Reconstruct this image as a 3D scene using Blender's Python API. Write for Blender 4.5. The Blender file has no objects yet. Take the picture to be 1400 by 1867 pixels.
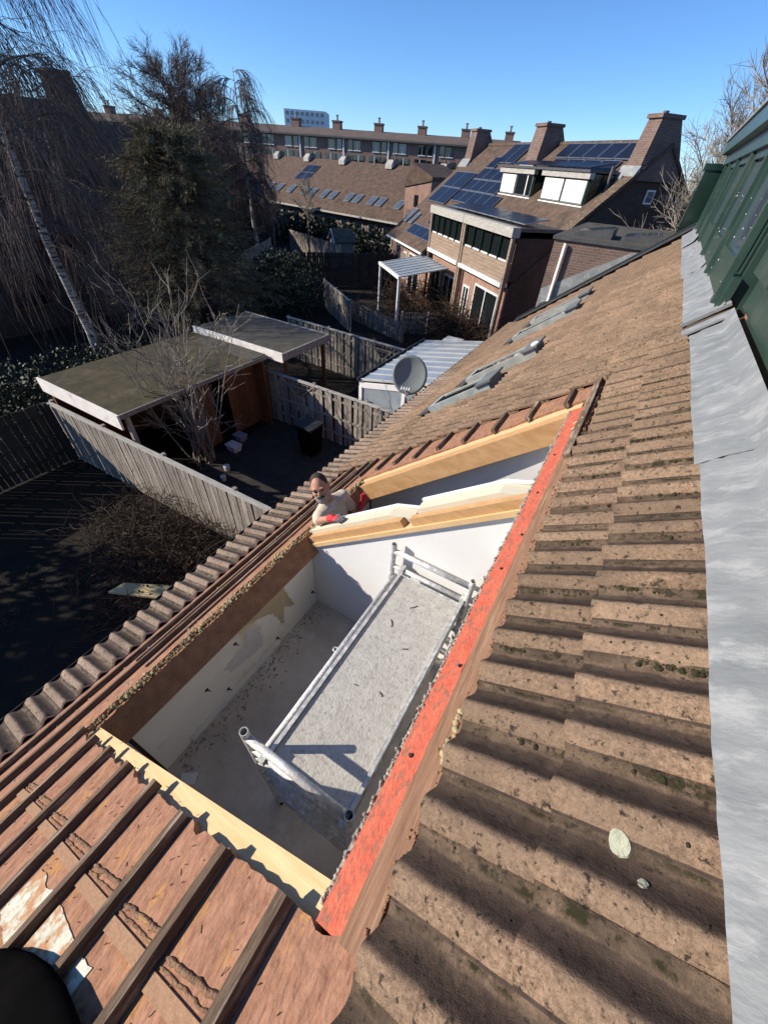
import bpy, math, random
from mathutils import Vector, Matrix, noise
random.seed(7)
rnd=random.random
def U(a,b): return a+(b-a)*rnd()
sc=bpy.context.scene
C=sc.collection
# ------------------------------------------------------------------ camera
M=Matrix(((0.85736065,-0.38230263,0.34464098),(0.51147546,0.55777292,-0.65366829),(0.0576677,0.73670487,0.67375097)))
cd=bpy.data.cameras.new('camera'); cam=bpy.data.objects.new('camera',cd); C.objects.link(cam)
cd.sensor_fit='HORIZONTAL'; cd.sensor_width=36.0; cd.lens=36.0*701/1400; cd.clip_start=0.05; cd.clip_end=3000
cam.matrix_world=Matrix.Translation((0,0,7))@M.to_4x4()
sc.camera=cam
# ------------------------------------------------------------------ light
SEL=math.radians(27.5); SAZ=math.radians(32.0)          # the light travels towards +x, turned 32 degrees to +y
LD=Vector((math.cos(SEL)*math.cos(SAZ),math.cos(SEL)*math.sin(SAZ),-math.sin(SEL)))
w=bpy.data.worlds.new('World'); sc.world=w; w.use_nodes=True
nt=w.node_tree; bg=nt.nodes['Background']
sky=nt.nodes.new('ShaderNodeTexSky'); sky.sky_type='NISHITA'; sky.sun_disc=False
sky.sun_elevation=SEL; sky.sun_rotation=math.atan2(-LD.x,-LD.y); sky.air_density=0.85; sky.dust_density=0.0; sky.ozone_density=8.5; sky.altitude=600
nt.links.new(sky.outputs[0],bg.inputs[0]); bg.inputs[1].default_value=0.14
sd=bpy.data.lights.new('sun','SUN'); so=bpy.data.objects.new('sun',sd); C.objects.link(so)
sd.energy=5.0; sd.angle=math.radians(0.5); sd.color=(1.0,0.905,0.765)
so.rotation_euler=LD.to_track_quat('-Z','Y').to_euler(); so.location=(-30,-20,30)
sc.view_settings.view_transform='Standard'; sc.view_settings.look='None'; sc.view_settings.exposure=0.4; sc.view_settings.gamma=1.0
sc.view_settings.use_curve_mapping=False
sc.render.engine='CYCLES'
# ------------------------------------------------------------------ helpers
WM={}
ID4=Matrix.Identity(4)
def wmat(o):
    return WM.get(o.name,ID4)
class MB:
    def __init__(s,T=None): s.v=[]; s.f=[]; s.T=T; s.sm=False
    def add(s,vs,fs):
        n=len(s.v); T=s.T
        if T is None: s.v.extend(tuple(v) for v in vs)
        else: s.v.extend(tuple(T@Vector(v)) for v in vs)
        s.f.extend(tuple(i+n for i in f) for f in fs)
    def box(s,x0,x1,y0,y1,z0,z1):
        s.add([(x0,y0,z0),(x1,y0,z0),(x1,y1,z0),(x0,y1,z0),(x0,y0,z1),(x1,y0,z1),(x1,y1,z1),(x0,y1,z1)],
              [(0,3,2,1),(4,5,6,7),(0,1,5,4),(1,2,6,5),(2,3,7,6),(3,0,4,7)])
    def hexa(s,p): # 8 points as box order
        s.add(p,[(0,3,2,1),(4,5,6,7),(0,1,5,4),(1,2,6,5),(2,3,7,6),(3,0,4,7)])
    def prism(s,poly,d0,d1,axis='z'):
        n=len(poly)
        def mk(p,d):
            return {'z':(p[0],p[1],d),'y':(p[0],d,p[1]),'x':(d,p[0],p[1])}[axis]
        vs=[mk(p,d0) for p in poly]+[mk(p,d1) for p in poly]
        fs=[tuple(range(n-1,-1,-1)),tuple(range(n,2*n))]+[(i,(i+1)%n,n+(i+1)%n,n+i) for i in range(n)]
        s.add(vs,fs)
    def beam(s,p,q,wd,ht,up=(0,0,1)):
        p=Vector(p);q=Vector(q);d=(q-p).normalized();up=Vector(up)
        sx=d.cross(up).normalized()*wd/2; sz=sx.cross(d).normalized()*ht/2
        s.hexa([p-sx-sz,p+sx-sz,q+sx-sz,q-sx-sz,p-sx+sz,p+sx+sz,q+sx+sz,q-sx+sz])
    def tube(s,pts,rad,n=6,cap=True,hollow=False):
        pts=[Vector(p) for p in pts]; m=len(pts)
        if not hasattr(rad,'__len__'): rad=[rad]*m
        vs=[];fs=[]; x=None
        for i in range(m):
            d=(pts[min(i+1,m-1)]-pts[max(i-1,0)])
            if d.length<1e-9: d=Vector((0,0,1))
            d.normalize()
            if x is None:
                x=d.cross(Vector((0,0,1)) if abs(d.z)<.9 else Vector((1,0,0))).normalized()
            else:
                x=(x-d*x.dot(d))
                x=x.normalized() if x.length>1e-6 else d.orthogonal().normalized()
            y=d.cross(x)
            for k in range(n):
                t=2*math.pi*k/n; vs.append(pts[i]+(x*math.cos(t)+y*math.sin(t))*rad[i])
        for i in range(m-1):
            for k in range(n):
                a=i*n+k;b=i*n+(k+1)%n; fs.append((a,b,b+n,a+n))
        if cap: fs.append(tuple(range(n-1,-1,-1))); fs.append(tuple(range((m-1)*n,m*n)))
        s.add(vs,fs)
    def ell(s,c,r,nu=12,nv=8,R=None):
        c=Vector(c); vs=[];fs=[]
        for j in range(nv+1):
            ph=math.pi*j/nv
            for i in range(nu):
                th=2*math.pi*i/nu
                p=Vector((r[0]*math.sin(ph)*math.cos(th),r[1]*math.sin(ph)*math.sin(th),r[2]*math.cos(ph)))
                if R: p=R@p
                vs.append(c+p)
        for j in range(nv):
            for i in range(nu):
                a=j*nu+i;b=j*nu+(i+1)%nu
                if j==0: fs.append((a,b+nu,a+nu)) if 0 else fs.append((a,a+nu,b+nu))
                elif j==nv-1: fs.append((a,a+nu,b))
                else: fs.append((a,a+nu,b+nu,b))
        s.add(vs,fs)
    def mesh(s,name,mat,inv=None,smooth=False):
        me=bpy.data.meshes.new(name)
        vs=s.v if inv is None else [tuple(inv@Vector(v)) for v in s.v]
        me.from_pydata(vs,[],s.f)
        if mat: me.materials.append(mat)
        if smooth or s.sm: me.polygons.foreach_set('use_smooth',[True]*len(me.polygons))
        me.update(); return me
    def build(s,name,mat,parent=None,smooth=False,kind=None,label=None):
        W=wmat(parent) if parent else ID4
        me=s.mesh(name,mat,W.inverted() if parent and W!=ID4 else None,smooth)
        o=bpy.data.objects.new(name,me); C.objects.link(o)
        if parent: o.parent=parent; WM[o.name]=W
        if kind: o['kind']=kind
        if label: o['label']=label
        return o
def inst(name,me,parent,Mw):
    o=bpy.data.objects.new(name,me); C.objects.link(o); o.parent=parent
    o.matrix_local=wmat(parent).inverted()@Mw; WM[o.name]=Mw
    return o
def tag(o,label,cat,group=None):
    o['label']=label; o['category']=cat
    if group: o['group']=group
    return o
def thing(name,label,cat,loc=(0,0,0),rz=0,group=None):
    o=bpy.data.objects.new(name,None); C.objects.link(o); o.empty_display_size=.3
    o.location=loc; o.rotation_euler=(0,0,rz)
    WM[o.name]=Matrix.Translation(loc)@Matrix.Rotation(rz,4,'Z')
    return tag(o,label,cat,group)
def struct(o): o['kind']='structure'; return o
def sh(seed): random.seed(seed)
# ------------------------------------------------------------------ materials
def lin(c): return tuple(((x/255.)/12.92 if x<=10 else ((x/255.+.055)/1.055)**2.4) for x in c)
MATS={}
def mat(name,c1,c2=None,c3=None,scale=6.0,rough=.85,bump=0.0,bscale=40.0,metal=0.0,stretch=(1,1,1),spec=.3,rnd_amt=0.0,detail=6.0,lo=.35,hi=.65,bstretch=None,trans=0.0,alpha=1.0,c3pos=.62,c3scale=None):
    m=bpy.data.materials.new(name); m.use_nodes=True; t=m.node_tree; N=t.nodes; L=t.links
    b=N['Principled BSDF']; b.inputs['Roughness'].default_value=rough; b.inputs['Metallic'].default_value=metal
    b.inputs['Specular IOR Level'].default_value=spec
    tc=N.new('ShaderNodeTexCoord'); mp=N.new('ShaderNodeMapping'); mp.inputs['Scale'].default_value=stretch
    oi=N.new('ShaderNodeObjectInfo'); ad=N.new('ShaderNodeVectorMath'); ad.operation='MULTIPLY_ADD'
    L.new(oi.outputs['Random'],ad.inputs[0]); ad.inputs[1].default_value=(37.0,17.0,53.0); L.new(tc.outputs['Object'],ad.inputs[2])
    L.new(ad.outputs[0],mp.inputs[0])
    c2=c2 or tuple(x*.75 for x in c1)
    n1=N.new('ShaderNodeTexNoise'); n1.inputs['Scale'].default_value=scale; n1.inputs['Detail'].default_value=detail; n1.inputs['Roughness'].default_value=.62
    L.new(mp.outputs[0],n1.inputs['Vector'])
    cr=N.new('ShaderNodeValToRGB'); cr.color_ramp.elements[0].position=lo; cr.color_ramp.elements[1].position=hi
    cr.color_ramp.elements[0].color=(*c2,1); cr.color_ramp.elements[1].color=(*c1,1)
    L.new(n1.outputs['Fac'],cr.inputs[0]); col=cr.outputs[0]
    if c3:
        n3=N.new('ShaderNodeTexNoise'); n3.inputs['Scale'].default_value=c3scale or scale*.37; n3.inputs['Detail'].default_value=8; n3.inputs['Roughness'].default_value=.7
        L.new(mp.outputs[0],n3.inputs['Vector'])
        r3=N.new('ShaderNodeMapRange'); r3.inputs[1].default_value=c3pos-.05; r3.inputs[2].default_value=c3pos+.05; L.new(n3.outputs['Fac'],r3.inputs[0])
        mx=N.new('ShaderNodeMix'); mx.data_type='RGBA'; L.new(r3.outputs[0],mx.inputs[0]); L.new(col,mx.inputs[6]); mx.inputs[7].default_value=(*c3,1); col=mx.outputs[2]
    if rnd_amt:
        hs=N.new('ShaderNodeHueSaturation'); mr=N.new('ShaderNodeMapRange'); mr.inputs[3].default_value=1-rnd_amt; mr.inputs[4].default_value=1+rnd_amt
        L.new(oi.outputs['Random'],mr.inputs[0]); L.new(mr.outputs[0],hs.inputs['Value']); L.new(col,hs.inputs['Color']); col=hs.outputs[0]
    L.new(col,b.inputs['Base Color'])
    if bump:
        n2=N.new('ShaderNodeTexNoise'); n2.inputs['Scale'].default_value=bscale; n2.inputs['Detail'].default_value=6
        if bstretch:
            mp2=N.new('ShaderNodeMapping'); mp2.inputs['Scale'].default_value=bstretch; L.new(ad.outputs[0],mp2.inputs[0]); L.new(mp2.outputs[0],n2.inputs['Vector'])
        else: L.new(mp.outputs[0],n2.inputs['Vector'])
        bp=N.new('ShaderNodeBump'); bp.inputs['Strength'].default_value=bump; bp.inputs['Distance'].default_value=.02
        L.new(n2.outputs['Fac'],bp.inputs['Height']); L.new(bp.outputs[0],b.inputs['Normal'])
    if trans: b.inputs['Transmission Weight'].default_value=trans; b.inputs['IOR'].default_value=1.1
    if alpha<1: b.inputs['Alpha'].default_value=alpha
    MATS[name]=m; return m
def brickmat(name,c1,c2,mortar,bw=.22,bh=.065,axis='x',rough=.9):
    m=bpy.data.materials.new(name); m.use_nodes=True; t=m.node_tree; N=t.nodes; L=t.links
    b=N['Principled BSDF']; b.inputs['Roughness'].default_value=rough; b.inputs['Specular IOR Level'].default_value=.2
    tc=N.new('ShaderNodeTexCoord'); sp=N.new('ShaderNodeSeparateXYZ'); L.new(tc.outputs['Object'],sp.inputs[0])
    ad=N.new('ShaderNodeMath'); ad.operation='ADD'; L.new(sp.outputs['X'],ad.inputs[0]); L.new(sp.outputs['Y'],ad.inputs[1])
    cb=N.new('ShaderNodeCombineXYZ'); L.new(ad.outputs[0],cb.inputs[0]); L.new(sp.outputs['Z'],cb.inputs[1])
    br=N.new('ShaderNodeTexBrick'); L.new(cb.outputs[0],br.inputs['Vector']); br.inputs['Scale'].default_value=1
    br.inputs['Brick Width'].default_value=bw; br.inputs['Row Height'].default_value=bh; br.inputs['Mortar Size'].default_value=.008
    br.inputs['Color1'].default_value=(*c1,1); br.inputs['Color2'].default_value=(*c2,1); br.inputs['Mortar'].default_value=(*mortar,1)
    n1=N.new('ShaderNodeTexNoise'); n1.inputs['Scale'].default_value=1.7; n1.inputs['Detail'].default_value=8; L.new(tc.outputs['Object'],n1.inputs['Vector'])
    mr=N.new('ShaderNodeMapRange'); mr.inputs[3].default_value=.6; mr.inputs[4].default_value=1.35; L.new(n1.outputs['Fac'],mr.inputs[0])
    hs=N.new('ShaderNodeHueSaturation'); L.new(mr.outputs[0],hs.inputs['Value']); L.new(br.outputs['Color'],hs.inputs['Color'])
    L.new(hs.outputs[0],b.inputs['Base Color'])
    bp=N.new('ShaderNodeBump'); bp.inputs['Strength'].default_value=.5; bp.inputs['Distance'].default_value=.01; bp.invert=True
    L.new(br.outputs['Fac'],bp.inputs['Height']); L.new(bp.outputs[0],b.inputs['Normal'])
    return m
def tilemat(name='concrete_tile',sat=1.0,val=1.0):
    """weathered concrete tile: worn sandy aggregate on the rolls, a dark brown coating left on one flank, moss and soot speckle"""
    m=bpy.data.materials.new(name); m.use_nodes=True; t=m.node_tree; N=t.nodes; L=t.links
    b=N['Principled BSDF']; b.inputs['Roughness'].default_value=.92; b.inputs['Specular IOR Level'].default_value=.15
    tc=N.new('ShaderNodeTexCoord'); oi=N.new('ShaderNodeObjectInfo'); ge=N.new('ShaderNodeNewGeometry')
    pos=ge.outputs['Position']
    at=N.new('ShaderNodeAttribute'); at.attribute_name='wave'          # 0..1 across one roll of the tile
    def no(scale,det=6,ro=.6,vec=None,st=None):
        n=N.new('ShaderNodeTexNoise'); n.inputs['Scale'].default_value=scale; n.inputs['Detail'].default_value=det; n.inputs['Roughness'].default_value=ro
        if st:
            mp=N.new('ShaderNodeMapping'); mp.inputs['Scale'].default_value=st; L.new(pos,mp.inputs[0]); L.new(mp.outputs[0],n.inputs['Vector'])
        else: L.new(pos,n.inputs['Vector'])
        return n.outputs['Fac']
    def rng(x,a,c,lo=0,hi=1):
        r=N.new('ShaderNodeMapRange'); r.inputs[1].default_value=a; r.inputs[2].default_value=c; r.inputs[3].default_value=lo; r.inputs[4].default_value=hi; L.new(x,r.inputs[0]); return r.outputs[0]
    def mth(op,a,c):
        n=N.new('ShaderNodeMath'); n.operation=op
        for i,x in enumerate((a,c)):
            if isinstance(x,(int,float)): n.inputs[i].default_value=x
            else: L.new(x,n.inputs[i])
        return n.outputs[0]
    def mix(f,a,c,bt='MIX'):
        n=N.new('ShaderNodeMix'); n.data_type='RGBA'; n.blend_type=bt
        if isinstance(f,(int,float)): n.inputs[0].default_value=f
        else: L.new(f,n.inputs[0])
        for i,x in ((6,a),(7,c)):
            if isinstance(x,tuple): n.inputs[i].default_value=(*x,1)
            else: L.new(x,n.inputs[i])
        return n.outputs[2]
    sand=mix(rng(no(75,5,.7),.38,.62),(.175,.110,.070),(.385,.258,.170))
    sand=mix(rng(no(2.2,5),.35,.7),sand,(.25,.172,.116))
    grit=rng(no(420,2),.60,.72); sand=mix(mth('MULTIPLY',grit,.55),sand,(.46,.36,.27))
    pit=rng(no(190,4,.7),.56,.66); sand=mix(mth('MULTIPLY',pit,.8),sand,(.10,.065,.045))
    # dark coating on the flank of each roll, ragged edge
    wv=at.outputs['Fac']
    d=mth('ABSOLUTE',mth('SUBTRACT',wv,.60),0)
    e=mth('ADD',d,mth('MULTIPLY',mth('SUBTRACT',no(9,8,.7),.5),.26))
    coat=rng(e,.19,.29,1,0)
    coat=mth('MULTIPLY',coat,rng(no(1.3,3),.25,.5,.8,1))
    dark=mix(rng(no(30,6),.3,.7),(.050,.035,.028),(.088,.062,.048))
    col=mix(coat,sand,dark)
    # soot / lichen speckle
    sp=rng(no(24,8,.72),.565,.64); col=mix(mth('MULTIPLY',sp,.75),col,(.055,.045,.034))
    bl=rng(no(3.1,8,.7),.50,.64); col=mix(mth('MULTIPLY',bl,.38),col,(.085,.062,.045))
    # groove shade painted dark into the valleys between the rolls
    valley_shade=mth('MULTIPLY',rng(mth('ABSOLUTE',mth('SUBTRACT',wv,.92),0),.05,.12,1,0),rng(no(5,5,.7),.35,.6,.35,.85)); col=mix(valley_shade,col,(.060,.045,.033))
    # moss in the hollow of the lap
    dm=mth('ABSOLUTE',mth('SUBTRACT',wv,.93),0); mm=mth('MULTIPLY',rng(dm,.03,.10,1,0),rng(no(14,6,.7),.5,.58))
    col=mix(mm,col,(.030,.027,.013))
    gm=mth('MULTIPLY',rng(no(1.1,4),.54,.68),rng(no(40,6),.5,.62)); col=mix(mth('MULTIPLY',gm,.55),col,(.075,.068,.028))
    bk=mth('MULTIPLY',rng(no(7,7,.75),.55,.64),.45); col=mix(bk,col,(.125,.088,.064))
    dt=mth('MULTIPLY',rng(no(48,4,.6),.60,.66),.85); col=mix(dt,col,(.035,.027,.02))
    hs=N.new('ShaderNodeHueSaturation'); hs.inputs['Saturation'].default_value=sat; L.new(rng(oi.outputs['Random'],0,1,.80*val,1.10*val),hs.inputs['Value']); L.new(col,hs.inputs['Color'])
    L.new(hs.outputs[0],b.inputs['Base Color'])
    hgt=mth('ADD',mth('MULTIPLY',no(330,3),.45),mth('MULTIPLY',no(55,5),.8))
    bp=N.new('ShaderNodeBump'); bp.inputs['Strength'].default_value=.8; bp.inputs['Distance'].default_value=.007
    L.new(hgt,bp.inputs['Height']); L.new(bp.outputs[0],b.inputs['Normal'])
    return m
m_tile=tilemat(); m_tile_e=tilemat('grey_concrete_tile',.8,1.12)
m_eavelip=mat('pale_tile_edge',(.52,.49,.43),(.36,.33,.28),scale=30,rough=.95,bump=.4)
m_tile_far=mat('concrete_tile_far',(.145,.095,.068),(.075,.053,.041),(.055,.045,.034),scale=3,bump=.4,bscale=30,rough=.95,c3pos=.6)
m_board=mat('fibre_board',(.38,.20,.125),(.25,.12,.073),(.42,.215,.08),scale=16,rough=.95,bump=.8,bscale=45,stretch=(1.6,.7,1),c3pos=.60,c3scale=7.0,bstretch=(1.3,.6,1),detail=10)
m_board_cut=mat('fibre_board_cut',(.34,.18,.10),(.24,.12,.066),scale=9,rough=.9,bump=.4,bscale=60)
m_batten=mat('old_batten',(.20,.135,.09),(.085,.058,.04),(.36,.29,.22),scale=14,stretch=(4,.5,4),rough=.9,bump=.6,bscale=50,bstretch=(6,.5,6),c3pos=.57,rnd_amt=.25)
m_lath=mat('brown_lath',(.36,.215,.125),(.27,.155,.09),scale=20,stretch=(.4,4,4),rough=.85,bump=.25,bscale=60)
m_plank=mat('old_edge_plank',(.33,.185,.11),(.20,.11,.066),(.40,.27,.18),scale=10,stretch=(9,.5,9),rough=.9,bump=.5,bscale=40,bstretch=(9,.6,9),c3pos=.6)
m_dirt=mat('dirt_roll',(.30,.18,.11),(.17,.10,.062),(.46,.28,.10),scale=30,bump=.8,bscale=90,rough=1)
m_white_flake=mat('flaking_white',(.62,.62,.52),(.47,.47,.38),(.42,.23,.12),scale=9,bump=.5,bscale=30,rough=.9,c3pos=.50,c3scale=14)
m_pine=mat('new_pine',(.72,.51,.28),(.60,.39,.185),(.50,.29,.12),c3pos=.68,c3scale=2.5,scale=6,stretch=(.5,9,.5),rough=.65,bump=.12,bscale=30,spec=.3,lo=.3,hi=.7)
m_pine_o=mat('orange_pine',(.56,.34,.165),(.45,.25,.105),(.34,.165,.07),scale=6,stretch=(.8,9,3),rough=.65,bump=.1,c3pos=.66,c3scale=3)
m_red=mat('red_primer',(.70,.155,.085),(.50,.105,.06),(.30,.13,.085),scale=16,rough=.8,bump=.5,bscale=70,stretch=(2.0,.8,1),c3pos=.55,c3scale=34,detail=10)
m_mortar=mat('crumbly_mortar',(.50,.45,.38),(.24,.19,.15),scale=60,rough=1,bump=.8,bscale=90)
m_plaster=mat('white_plaster',(.80,.79,.77),(.74,.73,.71),scale=1.5,rough=.9,bump=.05)
m_plaster_s=mat('stained_plaster',(.84,.81,.76),(.76,.73,.67),(.62,.54,.40),scale=1.4,rough=.9,bump=.05,c3pos=.60,c3scale=1.1)
m_grey_wall=mat('grey_white_wall',(.62,.61,.60),(.55,.54,.53),scale=1.2,rough=.9)
m_floor=mat('screed_floor',(.62,.55,.46),(.46,.40,.33),(.70,.65,.58),scale=2.4,rough=.9,bump=.2,bscale=20,c3pos=.6)
m_foam=mat('yellow_foam',(.50,.41,.23),(.30,.22,.12),scale=40,rough=1,bump=.9,bscale=60)
m_cream=mat('cream_panel',(.62,.57,.43),(.56,.51,.38),scale=3,rough=.7)
m_whitepaint=mat('white_paint',(.80,.79,.77),(.72,.71,.69),scale=3,rough=.6)
m_fascia=mat('weathered_white',(.84,.80,.74),(.72,.66,.59),(.48,.43,.38),scale=3.5,rough=.8,stretch=(1,1,2),c3pos=.64)
m_alu=mat('splashed_aluminium',(.60,.60,.59),(.42,.42,.42),(.78,.77,.75),scale=26,rough=.55,metal=.25,bump=.15,bscale=60,c3pos=.55,c3scale=20)
m_deck=mat('splashed_deck',(.56,.54,.49),(.45,.43,.39),(.36,.34,.31),scale=12,rough=.9,bump=.3,bscale=70,c3pos=.58,c3scale=30,detail=10)
m_dark=mat('dark_gap',(.03,.026,.023),(.02,.018,.016),scale=5)
m_zinc=mat('zinc_lead',(.27,.278,.275),(.195,.205,.205),(.32,.325,.32),scale=3.2,rough=.6,metal=.0,bump=.25,bscale=22,stretch=(.7,1.8,1),c3pos=.56,c3scale=7,spec=.5,detail=9)
m_zinc_d=mat('dark_lead',(.11,.11,.11),(.07,.07,.07),scale=5,rough=.55,metal=.3,spec=.5)
m_green=mat('green_paint',(.036,.072,.056),(.026,.054,.043),(.06,.085,.07),c3pos=.60,c3scale=1.2,scale=3,rough=.35,spec=.5,bump=.03,bscale=8)
m_green_d=mat('green_gloss',(.012,.03,.022),(.009,.022,.016),scale=3,rough=.12,spec=.6)
m_frame=mat('slate_frame',(.24,.255,.245),(.15,.165,.16),scale=6,rough=.5,metal=.3)
m_frame_l=mat('pale_grey_frame',(.40,.42,.39),(.27,.29,.27),scale=6,rough=.6)
m_glass=mat('dark_glass',(.012,.016,.018),(.010,.013,.015),scale=1,rough=.04,spec=1.0)
m_glass_l=mat('sky_glass',(.10,.13,.16),(.07,.09,.12),scale=1,rough=.06,spec=1.0)
m_white_d=mat('dull_white',(.56,.56,.54),(.46,.46,.44),scale=3,rough=.6)
m_poly=mat('frosted_roof_sheet',(.33,.36,.38),(.23,.27,.30),(.17,.23,.33),scale=.9,rough=.25,spec=.6,c3pos=.62,c3scale=.7)
m_blind=mat('white_blind',(.82,.81,.76),(.79,.78,.73),scale=1,rough=.6)
m_solar=mat('solar_cell',(.010,.014,.028),(.007,.010,.020),scale=2,rough=.35,spec=.35)
m_solarf=mat('solar_frame',(.35,.37,.40),(.28,.30,.33),scale=2,rough=.35,metal=.6)
m_wood_dk=mat('shade_dark_wood',(.045,.042,.036),(.022,.021,.018),scale=9,stretch=(5,5,.35),rough=.95,rnd_amt=.2)  # fence wood with the deep shade darkened into its colour
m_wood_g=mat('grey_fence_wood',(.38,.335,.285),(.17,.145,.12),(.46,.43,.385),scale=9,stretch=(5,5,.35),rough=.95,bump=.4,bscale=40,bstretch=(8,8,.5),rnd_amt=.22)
m_wood_clad=mat('weathered_cladding',(.36,.27,.20),(.22,.16,.12),scale=5,stretch=(.4,1,7),rough=.9,bump=.2)
m_wood_b=mat('brown_shed_wood',(.20,.085,.035),(.12,.05,.022),scale=6,stretch=(5,5,.6),rough=.8,rnd_amt=.15)
m_capwood=mat('pale_capping',(.47,.45,.41),(.30,.28,.25),scale=8,stretch=(.5,4,4),rough=.9)
m_roof_felt=mat('mossy_felt',(.085,.068,.038),(.045,.040,.023),(.12,.095,.062),scale=3.2,rough=.95,bump=.25,bscale=12)
m_roof_felt2=mat('grey_felt',(.115,.105,.085),(.07,.064,.052),(.05,.052,.034),scale=3,rough=.95,bump=.2)
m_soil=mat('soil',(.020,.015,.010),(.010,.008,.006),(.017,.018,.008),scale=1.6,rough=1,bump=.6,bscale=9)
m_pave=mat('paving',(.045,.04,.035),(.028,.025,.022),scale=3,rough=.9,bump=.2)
m_bark=mat('brown_bark',(.085,.065,.052),(.05,.038,.03),scale=8,rough=.95,bump=.3)
m_twig=mat('purple_twig',(.15,.112,.095),(.09,.068,.058),scale=3,rough=.95)
m_twig_l=mat('grey_twig',(.34,.30,.245),(.19,.16,.125),scale=6,rough=.95)
m_birch=mat('birch_bark',(.62,.59,.53),(.34,.31,.26),(.030,.026,.023),scale=7,stretch=(.35,.35,2.6),rough=.85,bump=.3,c3pos=.53,c3scale=5)
m_needle=mat('conifer_needle',(.19,.165,.092),(.11,.10,.055),(.23,.185,.11),scale=1.6,rough=.85)
m_ever=mat('evergreen_leaf',(.030,.045,.022),(.016,.026,.013),scale=2,rough=.6,spec=.4)
m_bramble=mat('bramble',(.075,.048,.032),(.035,.023,.016),(.10,.06,.028),scale=3,rough=.95)
m_brick_r=brickmat('red_brick',(.36,.16,.10),(.28,.12,.08),(.30,.25,.21))
m_brick_p=brickmat('pale_red_brick',(.36,.20,.15),(.28,.15,.11),(.32,.27,.23))
m_brick_n=brickmat('grey_brown_brick',(.20,.125,.10),(.14,.09,.075),(.21,.18,.16))
m_brick_d=brickmat('brown_brick',(.095,.058,.045),(.065,.042,.033),(.10,.085,.075))
m_brick_far=mat('far_brick',(.27,.175,.135),(.22,.14,.11),scale=1.2,rough=.95)
m_far_roof=mat('far_roof',(.15,.115,.095),(.12,.09,.075),scale=.6,rough=.95)
m_white_far=mat('white_block_wall',(.80,.79,.77),(.74,.73,.71),scale=.2,rough=.9)
m_skin=mat('skin',(.50,.265,.18),(.42,.21,.14),scale=18,rough=.6)
m_shirt=mat('beige_shirt',(.66,.57,.46),(.56,.475,.37),scale=5,rough=.95,bump=.3,bscale=30)
m_glove=mat('red_glove',(.68,.055,.065),(.52,.04,.05),scale=30,rough=.8)
m_glove_g=mat('grey_glove',(.16,.16,.17),(.10,.10,.11),scale=30,rough=.8)
m_beard=mat('grey_beard',(.46,.42,.38),(.26,.22,.19),scale=60,rough=.95,bump=.5,bscale=120)
m_hair=mat('dark_hair',(.06,.04,.032),(.035,.025,.02),scale=60,rough=.8)
m_trouser=mat('dark_trouser',(.05,.05,.055),(.035,.035,.04),scale=8,rough=.95)
m_black=mat('black_fabric',(.008,.007,.007),(.005,.005,.005),scale=6,rough=1,spec=0)
m_dish=mat('grey_dish',(.24,.27,.26),(.20,.23,.22),scale=3,rough=.5)
m_plastic=mat('white_plastic',(.7,.7,.72),(.6,.6,.63),scale=3,rough=.5)
m_lichen=mat('pale_lichen',(.46,.465,.35),(.33,.34,.25),scale=50,rough=1,bump=.5,bscale=90)
m_moss=mat('dark_moss',(.050,.045,.020),(.026,.024,.012),scale=40,rough=1,bump=.6,bscale=120)
m_gutter=mat('dark_gutter',(.035,.036,.038),(.025,.026,.028),scale=4,rough=.5)
m_ygreen=mat('mildewed_board',(.50,.41,.22),(.40,.32,.16),(.30,.27,.12),scale=5,rough=.8)
m_orange_leaf=mat('orange_leaves',(.55,.27,.06),(.40,.18,.04),scale=5,rough=.9)
# ------------------------------------------------------------------ ground
mb=MB()
n=40
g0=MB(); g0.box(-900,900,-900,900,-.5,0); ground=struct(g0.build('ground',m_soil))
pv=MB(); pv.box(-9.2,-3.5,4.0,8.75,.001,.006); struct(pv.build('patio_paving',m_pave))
# ------------------------------------------------------------------ own house: roof frame
A=math.radians(38); ca,sa=math.cos(A),math.sin(A)
RM=Matrix(((ca,0,-sa,sa),(0,1,0,0),(sa,0,ca,7-ca),(0,0,0,1)))   # (u along the slope, y along the eave, h off the tile crests) -> world
house=thing('row_house','brown tiled row house with a wide hole cut in its roof','house',(-1.0,6.0,0))
def RB(): return MB(RM)
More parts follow.
